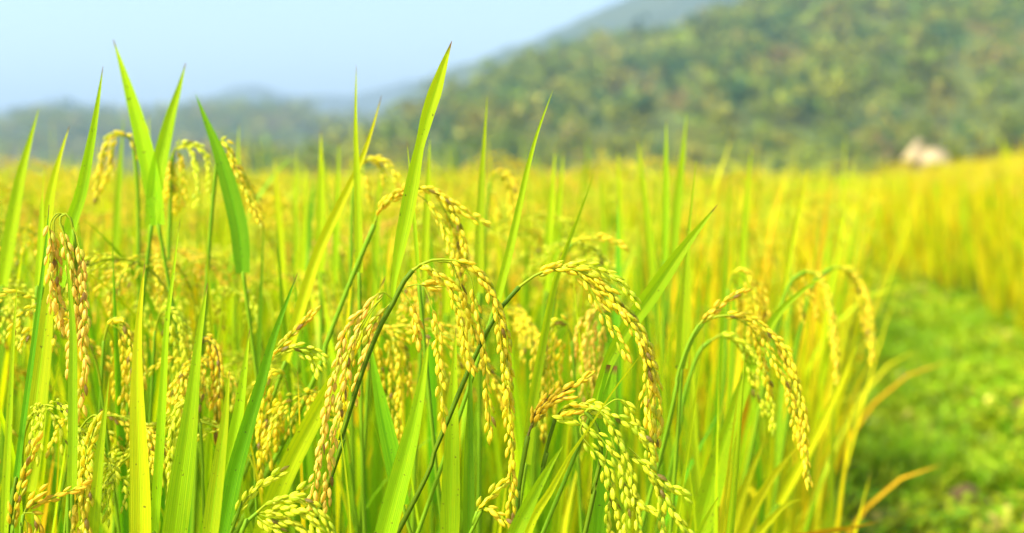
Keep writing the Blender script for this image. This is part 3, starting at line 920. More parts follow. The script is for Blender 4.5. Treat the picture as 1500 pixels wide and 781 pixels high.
# full blurred panicles filling the space behind the left leaves
for (x0, y0, dd, lab, sh, gk, flip) in [
    (170, 470, 1.2, 'rice with dense yellow drooping bunch behind the yellow centred leaf on the left', 'dense bunch behind the yellow centred leaf', 'gold', 1),
    (245, 455, 1.28, 'rice with soft hanging bunch directly above the dark reddish spotted panicle', 'soft bunch above the spotted panicle', 'green', 1),
    (405, 545, 1.2, 'rice with straight hanging bunch between the slim red tipped spike and the left leaves', 'straight bunch by the red tipped spike', 'gold', -1),
    (560, 480, 1.3, 'rice with blurred grain hanging in the gap behind the pink tinted curtain', 'blurred grain behind the pink curtain', 'gold', 1),
    (880, 450, 1.35, 'rice with blurred straight bunch seen under the wide arch of grain', 'blurred bunch under the wide arch', 'pink', -1),
    (820, 470, 1.3, 'rice with blurred yellow bunch left of the pale one under the wide arch', 'blurred yellow bunch under the arch', 'gold', -1),
    (1085, 395, 1.5, 'rice with pale blurred bunch above the upright string with the reddish tip', 'pale blurred bunch', 'gold', 1),
    (275, 590, 1.12, 'rice with long sharp edged bunch hanging low between two broad left leaves', 'long bunch between broad left leaves', 'green', -1)]:
    f = flip
    hero(lab, sh, stem=[(x0 - 26 * f, y0 + 190, dd), (x0 - 22 * f, y0 + 100, dd), (x0 - 18 * f, y0 + 30, dd)],
         branches=[([(x0 - 18 * f, y0 + 30), (x0 - 10 * f, y0 + 4), (x0 + 6 * f, y0), (x0 + 18 * f, y0 + 18), (x0 + 24 * f, y0 + 60), (x0 + 25 * f, y0 + 115), (x0 + 24 * f, y0 + 170)], dd, dd - 0.02, 3.4, 0.12),
                   ([(x0 - 10 * f, y0 + 6), (x0 + 4 * f, y0 + 14), (x0 + 12 * f, y0 + 50), (x0 + 13 * f, y0 + 90), (x0 + 10 * f, y0 + 130)], dd, dd, 4, 0.15),
                   ([(x0 - 14 * f, y0 + 12), (x0 - 6 * f, y0 + 25), (x0 - 1 * f, y0 + 60), (x0 - 1 * f, y0 + 110)], dd, dd + 0.02, 4, 0.2),
                   ([(x0 + 4 * f, y0 + 4), (x0 + 28 * f, y0 + 22), (x0 + 38 * f, y0 + 55), (x0 + 40 * f, y0 + 95)], dd, dd - 0.01, 4.2, 0.2)],
         grain=gk, stem_w=5)

# ---- single leaves standing out in front
def leafplant(label, short, pts, w, d0, key='leaf', roll=0.2, prof=TAPER, d1=None, lower=1, stemkey='stem', stem_w=6, extra=()):
    hero(label, short, leaves=[(pts, w, d0, d1 or d0, roll, key, prof)] + list(extra), lower=lower, stemkey=stemkey, stem_w=stem_w)


leafplant('rice with broad sharp pointed leaf rising from the bottom edge below the sharp golden curtain', 'broad sharp leaf below the curtain',
          [(562, 790), (576, 735), (593, 670), (608, 610), (620, 550), (628, 496)], 33, 1.0, 'leaf', 0.15, (1, 1, 0.97, 0.9, 0.78, 0.6, 0.42, 0.22, 0.02))
leafplant('rice with two slender blades leaning right across the bottom edge, one ending in a thread', 'two slender blades leaning right',
          [(748, 795), (765, 757), (788, 712), (808, 678), (826, 651)], 24, 0.965, 'leaf', 0.3, LONGT,
          extra=[([(766, 795), (782, 755), (805, 720), (833, 670), (862, 628), (900, 570), (946, 511)], 15, 0.975, 0.98, 0.4, 'lime', (1, 0.95, 0.7, 0.45, 0.28, 0.2, 0.16, 0.1, 0.02))])
leafplant('rice with long straight leaf slanting up to the right of the wide arch of grain', 'long slanting leaf right of the arch',
          [(872, 590), (884, 550), (898, 516), (925, 470), (955, 428), (1000, 364), (1051, 300)], 27, 1.085, 'leaf', 0.25, (0.5, 0.6, 0.75, 0.95, 1.0, 0.9, 0.62, 0.33, 0.02),
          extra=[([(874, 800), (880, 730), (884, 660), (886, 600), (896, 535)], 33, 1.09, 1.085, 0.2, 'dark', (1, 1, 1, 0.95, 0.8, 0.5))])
leafplant('rice with yellow-lime leaf curving up to a fine tip against the green hill', 'lime leaf against the hill',
          [(728, 440), (736, 408), (748, 360), (760, 305), (772, 250), (787, 195), (810, 132)], 13, 1.12, 'lime', 0.2, LONGT)
leafplant('rice with dark edged slim leaf behind the wide arch, its tip just above the arch', 'slim leaf behind the arch',
          [(770, 680), (780, 590), (795, 500), (810, 425), (830, 362), (850, 310), (871, 252)], 15, 1.16, 'leaf', 0.5, LONGT)
leafplant('rice with upright leaf ending in a thin needle tip, right of the long slanting leaf', 'upright needle tipped leaf',
          [(998, 540), (1001, 470), (1005, 400), (1009, 340), (1014, 290), (1020, 232)], 20, 1.22, 'leaf', 0.1, (1, 1, 0.9, 0.75, 0.5, 0.3, 0.2, 0.12, 0.02))
leafplant('rice with blurred upright leaf half green and half lime, right of the tallest kinked leaf', 'two toned upright leaf',
          [(702, 430), (702, 370), (704, 300), (707, 240), (710, 195), (714, 140)], 15, 1.32, 'leaf', 0.1, LONGT)
leafplant('rice with narrow vertical leaf left of the tallest kinked leaf, its tip nearly as high', 'narrow vertical leaf',
          [(526, 400), (525, 330), (523, 260), (521, 200), (521, 150), (522, 95)], 13, 1.22, 'leaf', 0.1, LONGT)
leafplant('rice with long lime leaf sweeping from low left up behind the narrow vertical leaf', 'sweeping lime leaf',
          [(418, 530), (440, 452), (466, 370), (498, 300), (525, 245), (543, 195), (559, 140)], 17, 1.25, 'lime', 0.2, TAPER)
leafplant('rice with clear tall leaf leaning right into the sky at the far left', 'clear leaf at the far left',
          [(88, 420), (104, 330), (118, 285), (130, 225), (140, 170), (151, 97)], 18, 1.15, 'leaf', 0.35, TAPER)
leafplant('rice with tall leaf leaning left into the sky, one of a crossing pair', 'left leaning leaf of the pair',
          [(232, 330), (226, 285), (214, 225), (200, 170), (184, 115), (166, 58)], 27, 1.33, 'leaf', 0.1, TAPER)
leafplant('rice with tall leaf leaning right into the sky, the other of a crossing pair', 'right leaning leaf of the pair',
          [(222, 330), (228, 270), (238, 220), (250, 170), (262, 130), (272, 92)], 24, 1.33, 'leaf', 0.2, TAPER)
leafplant('rice with dark broad leaf leaning left, right of the crossing pair against the far hills', 'dark left leaning leaf',
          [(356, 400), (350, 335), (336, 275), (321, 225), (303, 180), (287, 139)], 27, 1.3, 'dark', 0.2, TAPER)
leafplant('rice with blurred pale leaf leaning right at the left border against the dark far ridge', 'pale leaf at the left border',
          [(4, 420), (16, 340), (30, 260), (44, 205), (57, 160)], 20, 1.36, 'lime', 0.2, TAPER)
leafplant('rice with slim lime leaf leaning right between the border leaf and the clear leaf', 'slim lime leaf',
          [(62, 420), (68, 330), (76, 275), (89, 225), (102, 184)], 16, 1.25, 'lime', 0.2, TAPER)
leafplant('rice with short leaf ending in a withered brown thread at the far left', 'short leaf with withered tip',
          [(55, 420), (60, 340), (62, 290), (64, 262), (66, 240)], 9, 1.2, 'leaf', 0.1, (1, 1, 1, 1, 0.95, 0.7, 0.2, 0.12, 0.05))
leafplant('rice with dark green stalk and wide leaf just left of the pinkish hanging strings', 'dark stalk left of the pinkish strings',
          [(24, 700), (38, 590), (50, 500), (60, 420), (68, 350), (72, 300)], 9, 1.05, 'dark', 0.1, (1, 1, 1, 1, 0.9, 0.8, 0.6, 0.4, 0.1), stemkey='stemdark',
          extra=[([(40, 720), (52, 600), (64, 500), (72, 430), (78, 350)], 36, 1.12, 1.12, 0.1, 'leaf', TAPER)])
leafplant('rice with very thin pale blade along the left border of the photo', 'thin pale blade on the left border',
          [(6, 800), (10, 690), (15, 590), (20, 490), (26, 405)], 13, 1.0, 'leaf', 0.1, LONGT)
leafplant('rice with straight narrow blade crossing in front of the pinkish hanging strings', 'narrow blade before the pinkish strings',
          [(106, 720), (107, 640), (107, 560), (107, 490), (102, 420), (94, 350)], 15, 0.985, 'leaf', 0.1, (1, 1, 1, 0.95, 0.9, 0.7, 0.5, 0.3, 0.03))
leafplant('rice with narrow leaf edged yellow right of the crooked knot of yellow grain', 'yellow edged narrow leaf',
          [(135, 800), (140, 735), (146, 670), (153, 610), (160, 553)], 18, 0.99, 'lime', 0.2, LONGT)
leafplant('rice with yellow centred straight leaf right of the pinkish hanging strings, tip level with them', 'yellow centred straight leaf',
          [(207, 800), (206, 720), (203, 640), (201, 560), (203, 480), (212, 386)], 32, 1.0, 'lime', 0.1, (1, 1, 0.92, 0.8, 0.68, 0.52, 0.36, 0.22, 0.02))
leafplant('rice with slim tall leaf standing right beside the yellow centred leaf', 'slim tall leaf beside the yellow centred one',
          [(226, 780), (232, 690), (238, 590), (244, 480), (254, 400), (264, 320)], 15, 1.05, 'leaf', 0.1, LONGT)
leafplant('rice with very broad pale leaf rising from the bottom edge, left of centre', 'very broad pale leaf',
          [(254, 800), (264, 720), (275, 640), (284, 560), (292, 490), (304, 415)], 38, 1.03, 'leaf', 0.15, (1, 1, 0.93, 0.8, 0.62, 0.45, 0.32, 0.2, 0.02))
leafplant('rice with short pointed leaf in front of the forked broad leaves left of centre', 'short pointed leaf',
          [(306, 800), (313, 740), (322, 670), (330, 610), (336, 542)], 25, 0.99, 'leaf', 0.2, LONGT, extra=[([(300, 800), (318, 740), (332, 690), (350, 600), (366, 482)], 28, 1.03, 1.03, 0.2, 'leaf', LONGT)])
leafplant('rice with leaf shaded deep green on one side, left of the low curled bunch', 'deep green sided leaf',
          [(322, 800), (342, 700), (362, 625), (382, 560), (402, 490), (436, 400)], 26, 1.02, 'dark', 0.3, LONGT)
leafplant('rice with wide lime leaf sweeping up to the left end of the pink tinted curtain', 'wide lime sweeping leaf',
          [(375, 800), (415, 700), (455, 620), (495, 548), (530, 480), (565, 405)], 30, 1.13, 'lime', 0.25, TAPER)
leafplant('rice with folded deep green upright leaf directly under the sharp golden curtain', 'folded deep green upright leaf',
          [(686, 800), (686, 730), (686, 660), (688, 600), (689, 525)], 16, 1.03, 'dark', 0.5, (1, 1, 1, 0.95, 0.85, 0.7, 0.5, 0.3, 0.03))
leafplant('rice with blurred wide leaf behind the stem of the sharp golden curtain', 'blurred wide leaf behind the stem',
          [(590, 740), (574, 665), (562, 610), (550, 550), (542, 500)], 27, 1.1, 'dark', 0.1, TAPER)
leafplant('rice with wide upright leaf left of the folded deep green leaf', 'wide upright leaf by the folded one',
          [(658, 800), (660, 720), (662, 640), (664, 570), (668, 480)], 30, 1.09, 'leaf', 0.1, LONGT)
leafplant('rice with hair thin yellow blade rising at the bottom, left of the broad sharp leaf', 'hair thin yellow blade',
          [(513, 800), (511, 745), (507, 700), (501, 650), (494, 600)], 4, 0.99, 'lime', 0.1, LONGT, stem_w=3)
leafplant('rice with wide blurred leaf bending right toward the ropes of grain at the field edge', 'wide blurred leaf by the path',
          [(1045, 740), (1062, 650), (1080, 590), (1102, 530), (1132, 470), (1165, 434), (1215, 398)], 24, 1.35, 'leaf', 0.2, TAPER)
leafplant('rice with tall leaf left of the beaded arch, leaning right from the bottom edge', 'leaf left of the beaded arch',
          [(1020, 800), (1035, 735), (1052, 670), (1075, 600), (1090, 545)], 34, 1.3, 'leaf', 0.2, TAPER)
leafplant('rice with orange tinted leaf slanting up to the outermost rope of grain', 'orange slanting leaf',
          [(1140, 740), (1180, 665), (1205, 615), (1228, 568), (1258, 500)], 15, 1.7, 'dry', 0.2, TAPER)
leafplant('rice with yellow leaves fanning right at the foot of the field edge', 'yellow fanning leaves',
          [(1075, 810), (1100, 750), (1130, 700), (1170, 650)], 17, 1.45, 'dry', 0.3, TAPER,
          extra=[([(1080, 815), (1120, 770), (1150, 740), (1176, 730)], 14, 1.4, 1.4, 0.2, 'dry', TAPER), ([(1065, 800), (1085, 730), (1100, 690), (1122, 640)], 16, 1.5, 1.5, 0.2, 'lime', TAPER)])
leafplant('rice with rusty orange leaf reaching out low over the grass, near the bottom edge', 'rusty leaf over the grass',
          [(1080, 805), (1150, 790), (1210, 778), (1250, 772), (1288, 764)], 13, 1.55, 'dry', 0.5, TAPER)
leafplant('rice with pointed leaf rising at the bottom edge between greenish bunch and field edge', 'pointed leaf between bunch and field edge',
          [(1010, 820), (1025, 780), (1040, 750), (1052, 728)], 18, 1.12, 'leaf', 0.3, LONGT)
# blurred tips above the crop
tips = [(470, 190, 0, 15, 1.6, 'left of the narrow vertical leaf, first blurred tip beside it'), (402, 228, 6, 12, 1.85, 'just right of the fan of pale strings, short blurred tip'),
        (450, 238, -4, 10, 1.9, 'midway between the fan of pale strings and the narrow vertical leaf'), (497, 205, -3, 11, 1.8, 'immediately left of the narrow vertical leaf'),
        (630, 203, -4, 12, 1.35, 'touching the right side of the tallest leaf'), (596, 207, 8, 6, 1.15, 'touching the left side of the tallest leaf, thread thin and yellow'),
        (813, 218, -6, 13, 1.7, 'under the tip of the lime leaf against the hill, left of two'), (826, 222, -8, 12, 1.8, 'under the tip of the lime leaf against the hill, right of two'),
        (905, 214, 2, 11, 2.0, 'right of the slim leaf behind the arch, blurred and short'), (934, 202, 10, 12, 1.8, 'left of the tallest blurred tip before the green hill'),
        (976, 174, -1, 12, 1.7, 'the tallest blurred tip before the green hill'), (1006, 166, -9, 14, 1.8, 'just right of the tallest blurred tip before the green hill'),
        (1101, 212, -8, 11, 2.0, 'right of the long slanting leaf, before the foot of the hill'), (1185, 238, -18, 9, 1.7, 'bent right above the field edge, with a brownish tip'),
        (181, 172, -6, 11, 1.8, 'between the crossing pair, half hidden and faint'), (350, 178, -2, 9, 1.75, 'right of the dark left leaning leaf, faint and thin'),
        (218, 165, 0, 9, 1.7, 'between the two leaves of the crossing pair, thin and faint'), (556, 245, -4, 12, 1.7, 'low and blurred behind the blurred hooked panicle'),
        (660, 252, -3, 11, 1.9, 'low and blurred between the tallest leaf and the two toned leaf'), (880, 245, 3, 10, 2.0, 'low and blurred left of the flat thin string'),
        (1070, 250, -5, 10, 2.0, 'low and blurred beyond the tip of the long slanting leaf'), (430, 246, 3, 11, 1.9, 'second short blurred tip right of the fan of pale strings')]
for (tx, ty, lx, wpx, dd, where) in tips:
    y1 = ty + 210
    leafplant('blurred rice tip ' + where, 'leaf tip ' + where, [(tx - lx * -1 * 2.2, y1), (tx + lx * 1.5, ty + 130), (tx + lx * 0.7, ty + 60), (tx, ty)], wpx, dd,
              'lime' if (tx * 7) % 3 == 0 else 'leaf', 0.15, TAPER, lower=0)

# ------------------------------------------------------------------ the plants between and behind them
def link_plant(parts, name):
    """a prototype as objects (root kept out of the scene until it is placed)"""
    root = bpy.data.objects.new(name, None)
    root.empty_display_size = 0.05
    kids = []
    for nm, mb, keys, subs in parts:
        o = bpy.data.objects.new(nm, mb.mesh(nm, [M[k] for k in keys]))
        o.parent = root
        sk = []
        for sn, sm, skeys in subs:
            s = bpy.data.objects.new(sn, sm.mesh(sn, [M[k] for k in skeys]))
            s.parent = o
            sk.append(s)
        kids.append((o, sk))
    return root, kids


prng = np.random.default_rng(21)
FORMS = [(False, 5, 'leafy rice plant without grain'), (True, 4, 'rice with drooping panicle'), (True, 5, 'bushy rice plant with a nodding panicle'), (False, 4, 'slender leafy rice plant')]
protos = []
for k in range(22):
    pan, nl, words_ = FORMS[k % 4]
    parts = random_plant(prng, pan, nl, 0.93, 'hi')
    gk = parts[-1][3][0][2][0] if pan else ''
    colw = {'gold': 'golden', 'green': 'greenish', 'pink': 'pinkish', 'amber': 'amber', '': ''}[gk]
    protos.append((parts, words_.replace('a drooping', 'a %s drooping' % colw).replace('a nodding', 'a %s nodding' % colw).replace('a amber', 'an amber')))
linked = [None] * len(protos)
spots = []
tries = 0
N_FILL = 195
while len(spots) < N_FILL and tries < 60000:
    tries += 1
    y = math.sqrt(prng.uniform(1.13 ** 2, 2.3 ** 2))
    x = prng.uniform(-0.42 * y - 0.05, min(0.44 * y, float(ledge(y)) - 0.07))
    if all((x - a) ** 2 + (y - b) ** 2 > 0.042 ** 2 for a, b in spots):
        spots.append((x, y))
spots.sort(key=lambda s: s[1])
used = {}
ORD = ['', 'second ', 'third ', 'fourth ', 'fifth ', 'sixth ', 'seventh ', 'eighth ', 'ninth ', 'tenth ']
for (x, y) in spots:
    k = int(prng.integers(len(protos)))
    if float(ledge(y)) - x < 0.24:
        k -= k % 4          # leafy ones at the path's edge
    if linked[k] is None:
        r0, kids = link_plant(protos[k][0], 'rice_plant')
        linked[k] = (r0, kids)
        root = r0
        COL.objects.link(root)
        for o, sk in kids:
            COL.objects.link(o)
            for s in sk:
                COL.objects.link(s)
    else:
        r0, kids = linked[k]
        root = r0.copy()
        COL.objects.link(root)
        for o, sk in kids:
            c = o.copy()
            COL.objects.link(c)
            c.parent = root
            for s in sk:
                g_ = s.copy()
                COL.objects.link(g_)
                g_.parent = c
    h = min(1.045, prng.normal(0.99, 0.045)) if y > 1.3 else prng.normal(0.93, 0.03)
    root.location = (x, y, 0)
    root.rotation_euler = (prng.normal(0, 0.05), prng.normal(0, 0.05), prng.uniform(0, 6.28))
    root.scale = (h, h, h)
    px = 750 + x / (K * y)
    best = None
    for hx_, hd_, short in HEROES:
        if short.startswith('leaf tip'):
            continue
        dx = px - hx_
        rel = 'right behind' if abs(dx) < 12 else ('behind and left of' if dx < 0 else 'behind and right of')
        l_ = '%s %s the %s' % (protos[k][1], rel, short)
        cost = abs(dx) + 150 * max(0.0, hd_ - y) + 45 * used.get(l_, 0) + (900 if used.get(l_, 0) > 3 else 0)
        if best is None or cost < best[0]:
            best = (cost, l_)
    lab = best[1]
    used[lab] = used.get(lab, 0) + 1
    if used[lab] > 1:
        lab = ORD[used[lab] - 1] + lab
    ws = lab.replace(' slightly blurred', '').split()
    tag(root, ' '.join(ws[:16]), 'rice plant', 'rice plants crowded behind the front ones')
# ------------------------------------------------------------------ hills and woods
def foliage_mat(name, rough=0.8, tmix=0.25):
    m, nt = new_mat(name)
    N = NT(nt)
    at = N.n('ShaderNodeAttribute', None, attribute_name='kind_colour')
    geo = N.n('ShaderNodeNewGeometry')
    rnd = geo.outputs['Random Per Island']
    hs = N.n('ShaderNodeHueSaturation', {'Hue': N.math('ADD', 0.485, N.math('MULTIPLY', rnd, 0.03)), 'Value': N.math('ADD', 0.65, N.math('MULTIPLY', rnd, 0.7)), 'Color': at.outputs[0]})
    pb = N.n('ShaderNodeBsdfPrincipled', {'Base Color': hs.outputs[0], 'Roughness': rough, 'Specular IOR Level': 0.2})
    tr = N.n('ShaderNodeBsdfTranslucent', {'Color': hs.outputs[0]})
    N.out(N.n('ShaderNodeMixShader', {0: tmix, 1: pb.outputs[0], 2: tr.outputs[0]}).outputs[0])
    return m


def hill_mat(name, c1, c2, scale):
    m, nt = new_mat(name)
    N = NT(nt)
    pos = N.n('ShaderNodeNewGeometry').outputs['Position']
    a = N.n('ShaderNodeTexNoise', {'Vector': pos, 'Scale': scale, 'Detail': 8.0, 'Roughness': 0.65}).outputs[0]
    c = N.mix(N.ramp(a, 0.38, 0.62), c1, c2)
    pb = N.n('ShaderNodeBsdfPrincipled', {'Base Color': c, 'Roughness': 0.95, 'Specular IOR Level': 0.1})
    N.out(pb.outputs[0])
    return m


def px_to_dir(px):
    return (px - 750) * K


class Hill:
    """a ridge: crest given as (photo pixel column, row) seen at distance d1; ground rises from d0"""

    def __init__(self, prof, d0, d1, rough, nscale, tree=0.0):
        self.p = np.array(prof, float)
        self.d0, self.d1, self.rough, self.ns, self.tree = d0, d1, rough, nscale, tree

    def z(self, tx, d):
        """tx: tangent of the bearing, d: forward distance"""
        row = np.interp(750 + tx / K, self.p[:, 0], self.p[:, 1])
        top = np.maximum((258 - row) * K * self.d1 - self.tree, 0.0) + CAM_Z
        t = (d - self.d0) / (self.d1 - self.d0)
        f = np.where(t < 1, np.clip(t, 0, 1) ** 1.15, np.clip(1 - 0.8 * (t - 1), 0, 1))
        x = tx * d
        nz = np.array([mnoise.fractal(Vector((xx / self.ns, dd / self.ns, self.d1)), 1.0, 2.1, 5) for xx, dd in zip(np.ravel(x), np.ravel(d))]).reshape(np.shape(x))
        return top * f + nz * self.rough * np.clip(t * 1.2, 0, 1) - 1.0 + np.clip(t, 0, 0.02) * 50

    def build(self, label, mat, nx=150, nd=40):
        tx = px_to_dir(np.linspace(self.p[0, 0], self.p[-1, 0], nx))
        d = np.linspace(self.d0, self.d0 + (self.d1 - self.d0) * 1.7, nd)
        TX, D = np.meshgrid(tx, d, indexing='ij')
        Z = self.z(TX, D)
        mb = MB()
        i, j = np.meshgrid(np.arange(nx - 1), np.arange(nd - 1), indexing='ij')
        i, j = i.ravel(), j.ravel()
        mb.add(np.stack([TX * D, D, Z], -1).reshape(-1, 3), np.zeros((nx * nd, 2)), np.stack([i * nd + j, (i + 1) * nd + j, (i + 1) * nd + j + 1, i * nd + j + 1], axis=1))
        o = mb.build('hill', [mat])
        tag(o, label, 'hill', kind='structure')
        return o


SPECIES = [(0.145, 0.21, 0.018), (0.21, 0.255, 0.022), (0.27, 0.285, 0.026), (0.055, 0.125, 0.028), (0.30, 0.27, 0.033), (0.18, 0.24, 0.02), (0.28, 0.20, 0.055), (0.075, 0.155, 0.022), (0.23, 0.27, 0.033)]


def crown(rng, n, lo=False):
    """one irregular unit crown of leaf clumps (radius about 1, base at z=0) with a trunk"""
    mb = MB()
    lobes = rng.normal(0, 0.42, (6, 3)) * np.array([1, 1, 0.6]) + np.array([0, 0, 1.25])
    rad = rng.uniform(0.38, 0.7, 6)
    k = rng.integers(0, 6, n)
    dirs = nrm(rng.normal(size=(n, 3)))
    pos = lobes[k] + dirs * rad[k][:, None] * rng.uniform(0.55, 1.05, n)[:, None]
    for p, dv in zip(pos, dirs):
        nn = nrm(dv + rng.normal(0, 0.5, 3))
        a = nrm(np.cross(nn, rng.normal(size=3)))
        b = np.cross(nn, a)
        s = rng.uniform(0.10, 0.24)
        c = np.array([p + a * s, p + b * s * rng.uniform(0.5, 1.1) + nn * 0.05, p - a * s * rng.uniform(0.6, 1.2), p - b * s * rng.uniform(0.5, 1.1) + nn * 0.04])
        mb.add(c, np.zeros((4, 2)), [[0, 1, 2, 3]])
    A = mb.arrays()
    tb = MB()
    tube(tb, np.array([[0, 0, -0.3], [0.03, 0, 0.5], [0, 0.05, 1.1]]), [0.07, 0.055, 0.03], 5, 1)
    return A, tb.arrays()


def wood(name, label, hill, px0, px1, count, size, nclump, seed, tmin=0.05):
    rng = np.random.default_rng(seed)
    protos = [crown(rng, nclump) for _ in range(14)]
    big = MB()
    px = rng.uniform(px0, px1, count)
    t = np.sqrt(rng.uniform(tmin ** 2, 1.12 ** 2, count))
    t[:count // 8] = rng.uniform(-0.04, 0.12, count // 8)
    d = hill.d0 + (hill.d1 - hill.d0) * t
    tx = px_to_dir(px)
    z = hill.z(tx, d)
    for tt, dd, zz in zip(tx, d, z):
        A, T = protos[rng.integers(len(protos))]
        s = size * rng.lognormal(0, 0.28) * (0.6 if dd < hill.d0 * 1.25 else 1.0)
        x = tt * dd
        sp = mnoise.noise(Vector((x / 60.0, dd / 60.0, 5.0))) * 3 + rng.normal(0, 1.6)
        col = np.array(SPECIES[int(abs(sp) * 2.1) % len(SPECIES)]) * rng.uniform(0.8, 1.25)
        Mx = rotz(rng.uniform(0, 6.28)) * np.array([s, s, s * rng.uniform(0.8, 1.25)])[:, None]
        big.add_arrays(A, Mx, np.array([x, dd, zz - 0.2 * s]), col)
        big.add_arrays(T, Mx, np.array([x, dd, zz - 0.2 * s]), np.array([0.10, 0.08, 0.06]))
    o = big.build(name, [FOL, M['bark']], colattr=True)
    tag(o, label, 'forest', kind='stuff')
    return o


FOL = foliage_mat('woodland_foliage')
M['bark'] = soil_mat('bark', (0.10, 0.08, 0.06), (0.16, 0.13, 0.10), (0.06, 0.05, 0.04), 8)
near_hill = Hill([(250, 262), (330, 256), (400, 248), (470, 232), (520, 210), (560, 186), (620, 160), (680, 124), (750, 90), (830, 68), (900, 60), (960, 50), (1030, 32), (1090, 6), (1150, -14), (1300, -50), (1500, -90), (2000, -150)], 270, 720, 7, 90, 7.0)
near_hill.build('steep forested hillside rising behind the right half of the field', hill_mat('hill_undergrowth', (0.06, 0.09, 0.016), (0.12, 0.14, 0.025), 0.05))
wood('forest', 'mixed green and olive forest covering the near hillside', near_hill, 300, 1800, 3100, 4.2, 76, 3)
mid_ridge = Hill([(-500, 178), (-200, 170), (0, 174), (60, 160), (130, 166), (200, 168), (280, 158), (350, 152), (420, 158), (470, 172), (540, 182), (700, 200), (900, 240)], 700, 1500, 14, 220, 7.0)
mid_ridge.build('dark bluish wooded ridge behind the left half of the field', hill_mat('ridge_undergrowth', (0.03, 0.055, 0.014), (0.07, 0.09, 0.02), 0.012))
wood('forest', 'hazy forest covering the bluish ridge on the left', mid_ridge, -250, 760, 2200, 6.5, 26, 4, 0.15)
far_right = Hill([(520, 190), (600, 150), (667, 110), (713, 90), (738, 76), (780, 60), (820, 40), (850, 20), (890, 3), (950, -14), (1100, -20), (1400, -60)], 1300, 2300, 22, 260)
far_right.build('hazy blue green mountain shoulder behind the forested hillside', hill_mat('mountain_wood', (0.035, 0.06, 0.015), (0.075, 0.095, 0.022), 0.010))
far_ridge = Hill([(-600, 175), (-100, 180), (0, 170), (100, 154), (200, 160), (300, 144), (340, 133), (375, 127), (420, 135), (470, 136), (510, 134), (560, 126), (620, 114), (680, 104), (800, 95), (1000, 120)], 2600, 4300, 40, 420)
far_ridge.build('pale blue mountain range on the horizon', hill_mat('range_wood', (0.04, 0.06, 0.02), (0.07, 0.09, 0.025), 0.006))

# air
hb = MB()
X0, X1, Y0, Y1, Z0, Z1 = -5200, 5200, -300, 7600, -60.0, 430.0
hv = np.array([[x, y, z] for x in (X0, X1) for y in (Y0, Y1) for z in (Z0, Z1)], float)
hb.add(hv, np.zeros((8, 2)), [[0, 1, 3, 2], [4, 6, 7, 5], [0, 4, 5, 1], [2, 3, 7, 6], [0, 2, 6, 4], [1, 5, 7, 3]])
hm, hnt = new_mat('haze_air')
HN = NT(hnt)
pv = HN.n('ShaderNodeVolumePrincipled', {'Color': (0.54, 0.75, 0.92, 1), 'Density': HAZE, 'Anisotropy': 0.2})
HN.out(None, pv.outputs[0])
hz = hb.build('haze', [hm])
tag(hz, 'thin bluish haze filling the valley air', 'haze', kind='stuff')


# ------------------------------------------------------------------ hut and the bushes round it
def box(mb, lo, hi, mat=0):
    v = np.array([[x, y, z] for x in (lo[0], hi[0]) for y in (lo[1], hi[1]) for z in (lo[2], hi[2])], float)
    mb.add(v, v[:, :2], [[0, 1, 3, 2], [4, 6, 7, 5], [0, 4, 5, 1], [2, 3, 7, 6], [0, 2, 6, 4], [1, 5, 7, 3]], None, mat)


def slab(mb, quad, th):
    """a thick sheet under the four corners"""
    q = np.asarray(quad, float)
    nn = nrm(np.cross(q[1] - q[0], q[3] - q[0]))
    v = np.vstack([q, q - nn * th])
    mb.add(v, np.zeros((8, 2)), [[0, 1, 2, 3], [7, 6, 5, 4], [0, 4, 5, 1], [1, 5, 6, 2], [2, 6, 7, 3], [3, 7, 4, 0]])


def thatch_mat(name, c1, c2):
    m, nt = new_mat(name)
    N = NT(nt)
    pos = N.n('ShaderNodeTexCoord').outputs['Object']
    mp = N.n('ShaderNodeMapping', {'Vector': pos, 'Scale': (14, 14, 2.0)})
    a = N.n('ShaderNodeTexNoise', {'Vector': mp.outputs[0], 'Scale': 1.5, 'Detail': 5.0}).outputs[0]
    pb = N.n('ShaderNodeBsdfPrincipled', {'Base Color': N.mix(N.ramp(a, 0.35, 0.65), c1, c2), 'Roughness': 0.9, 'Specular IOR Level': 0.2})
    N.out(pb.outputs[0])
    return m


HD = 62.0
hc = P(1350, 240, HD)
hx, hy = hc[0], hc[1]
hg = float(gh(hx, hy))
zt = lambda row: P(1350, 258 - (258 - row) * 1.12 - 3, HD)[2]
hut = empty('field_hut', (hx, hy, hg), 'small pale thatched hut standing at the far side of the yellow field', 'hut')
roofm = thatch_mat('pale_thatch', (0.50, 0.38, 0.19), (0.38, 0.28, 0.13))
wallm = thatch_mat('woven_bamboo', (0.44, 0.32, 0.13), (0.34, 0.24, 0.10))
clothm = thatch_mat('pinkish_board', (0.52, 0.32, 0.13), (0.42, 0.25, 0.10))
W = K * HD * 1.08
org = np.array([hx, hy, hg])
zr = lambda row: zt(row) - hg
mb = MB()      # lower front roof facing the camera
slab(mb, [(-10 * W, -1.0, zr(243)), (32 * W, -1.0, zr(244)), (33 * W, 0.3, zr(224)), (4 * W, 0.3, zr(224))], 0.09)
mb.build('front_roof', [roofm], hut)
mb = MB()      # steeper rear roof rising to the left of the front one
slab(mb, [(-32 * W, -0.55, zr(238)), (-8 * W, -0.75, zr(243)), (7 * W, 0.5, zr(214)), (0 * W, 0.7, zr(211))], 0.09)
slab(mb, [(7 * W, 0.5, zr(214)), (20 * W, 1.5, zr(228)), (10 * W, 1.7, zr(228)), (0 * W, 0.7, zr(211))], 0.09)
mb.build('rear_roof', [roofm], hut)
mb = MB()
box(mb, (-9 * W, -0.75, 0.0), (28 * W, -0.69, zr(242) - 0.12))
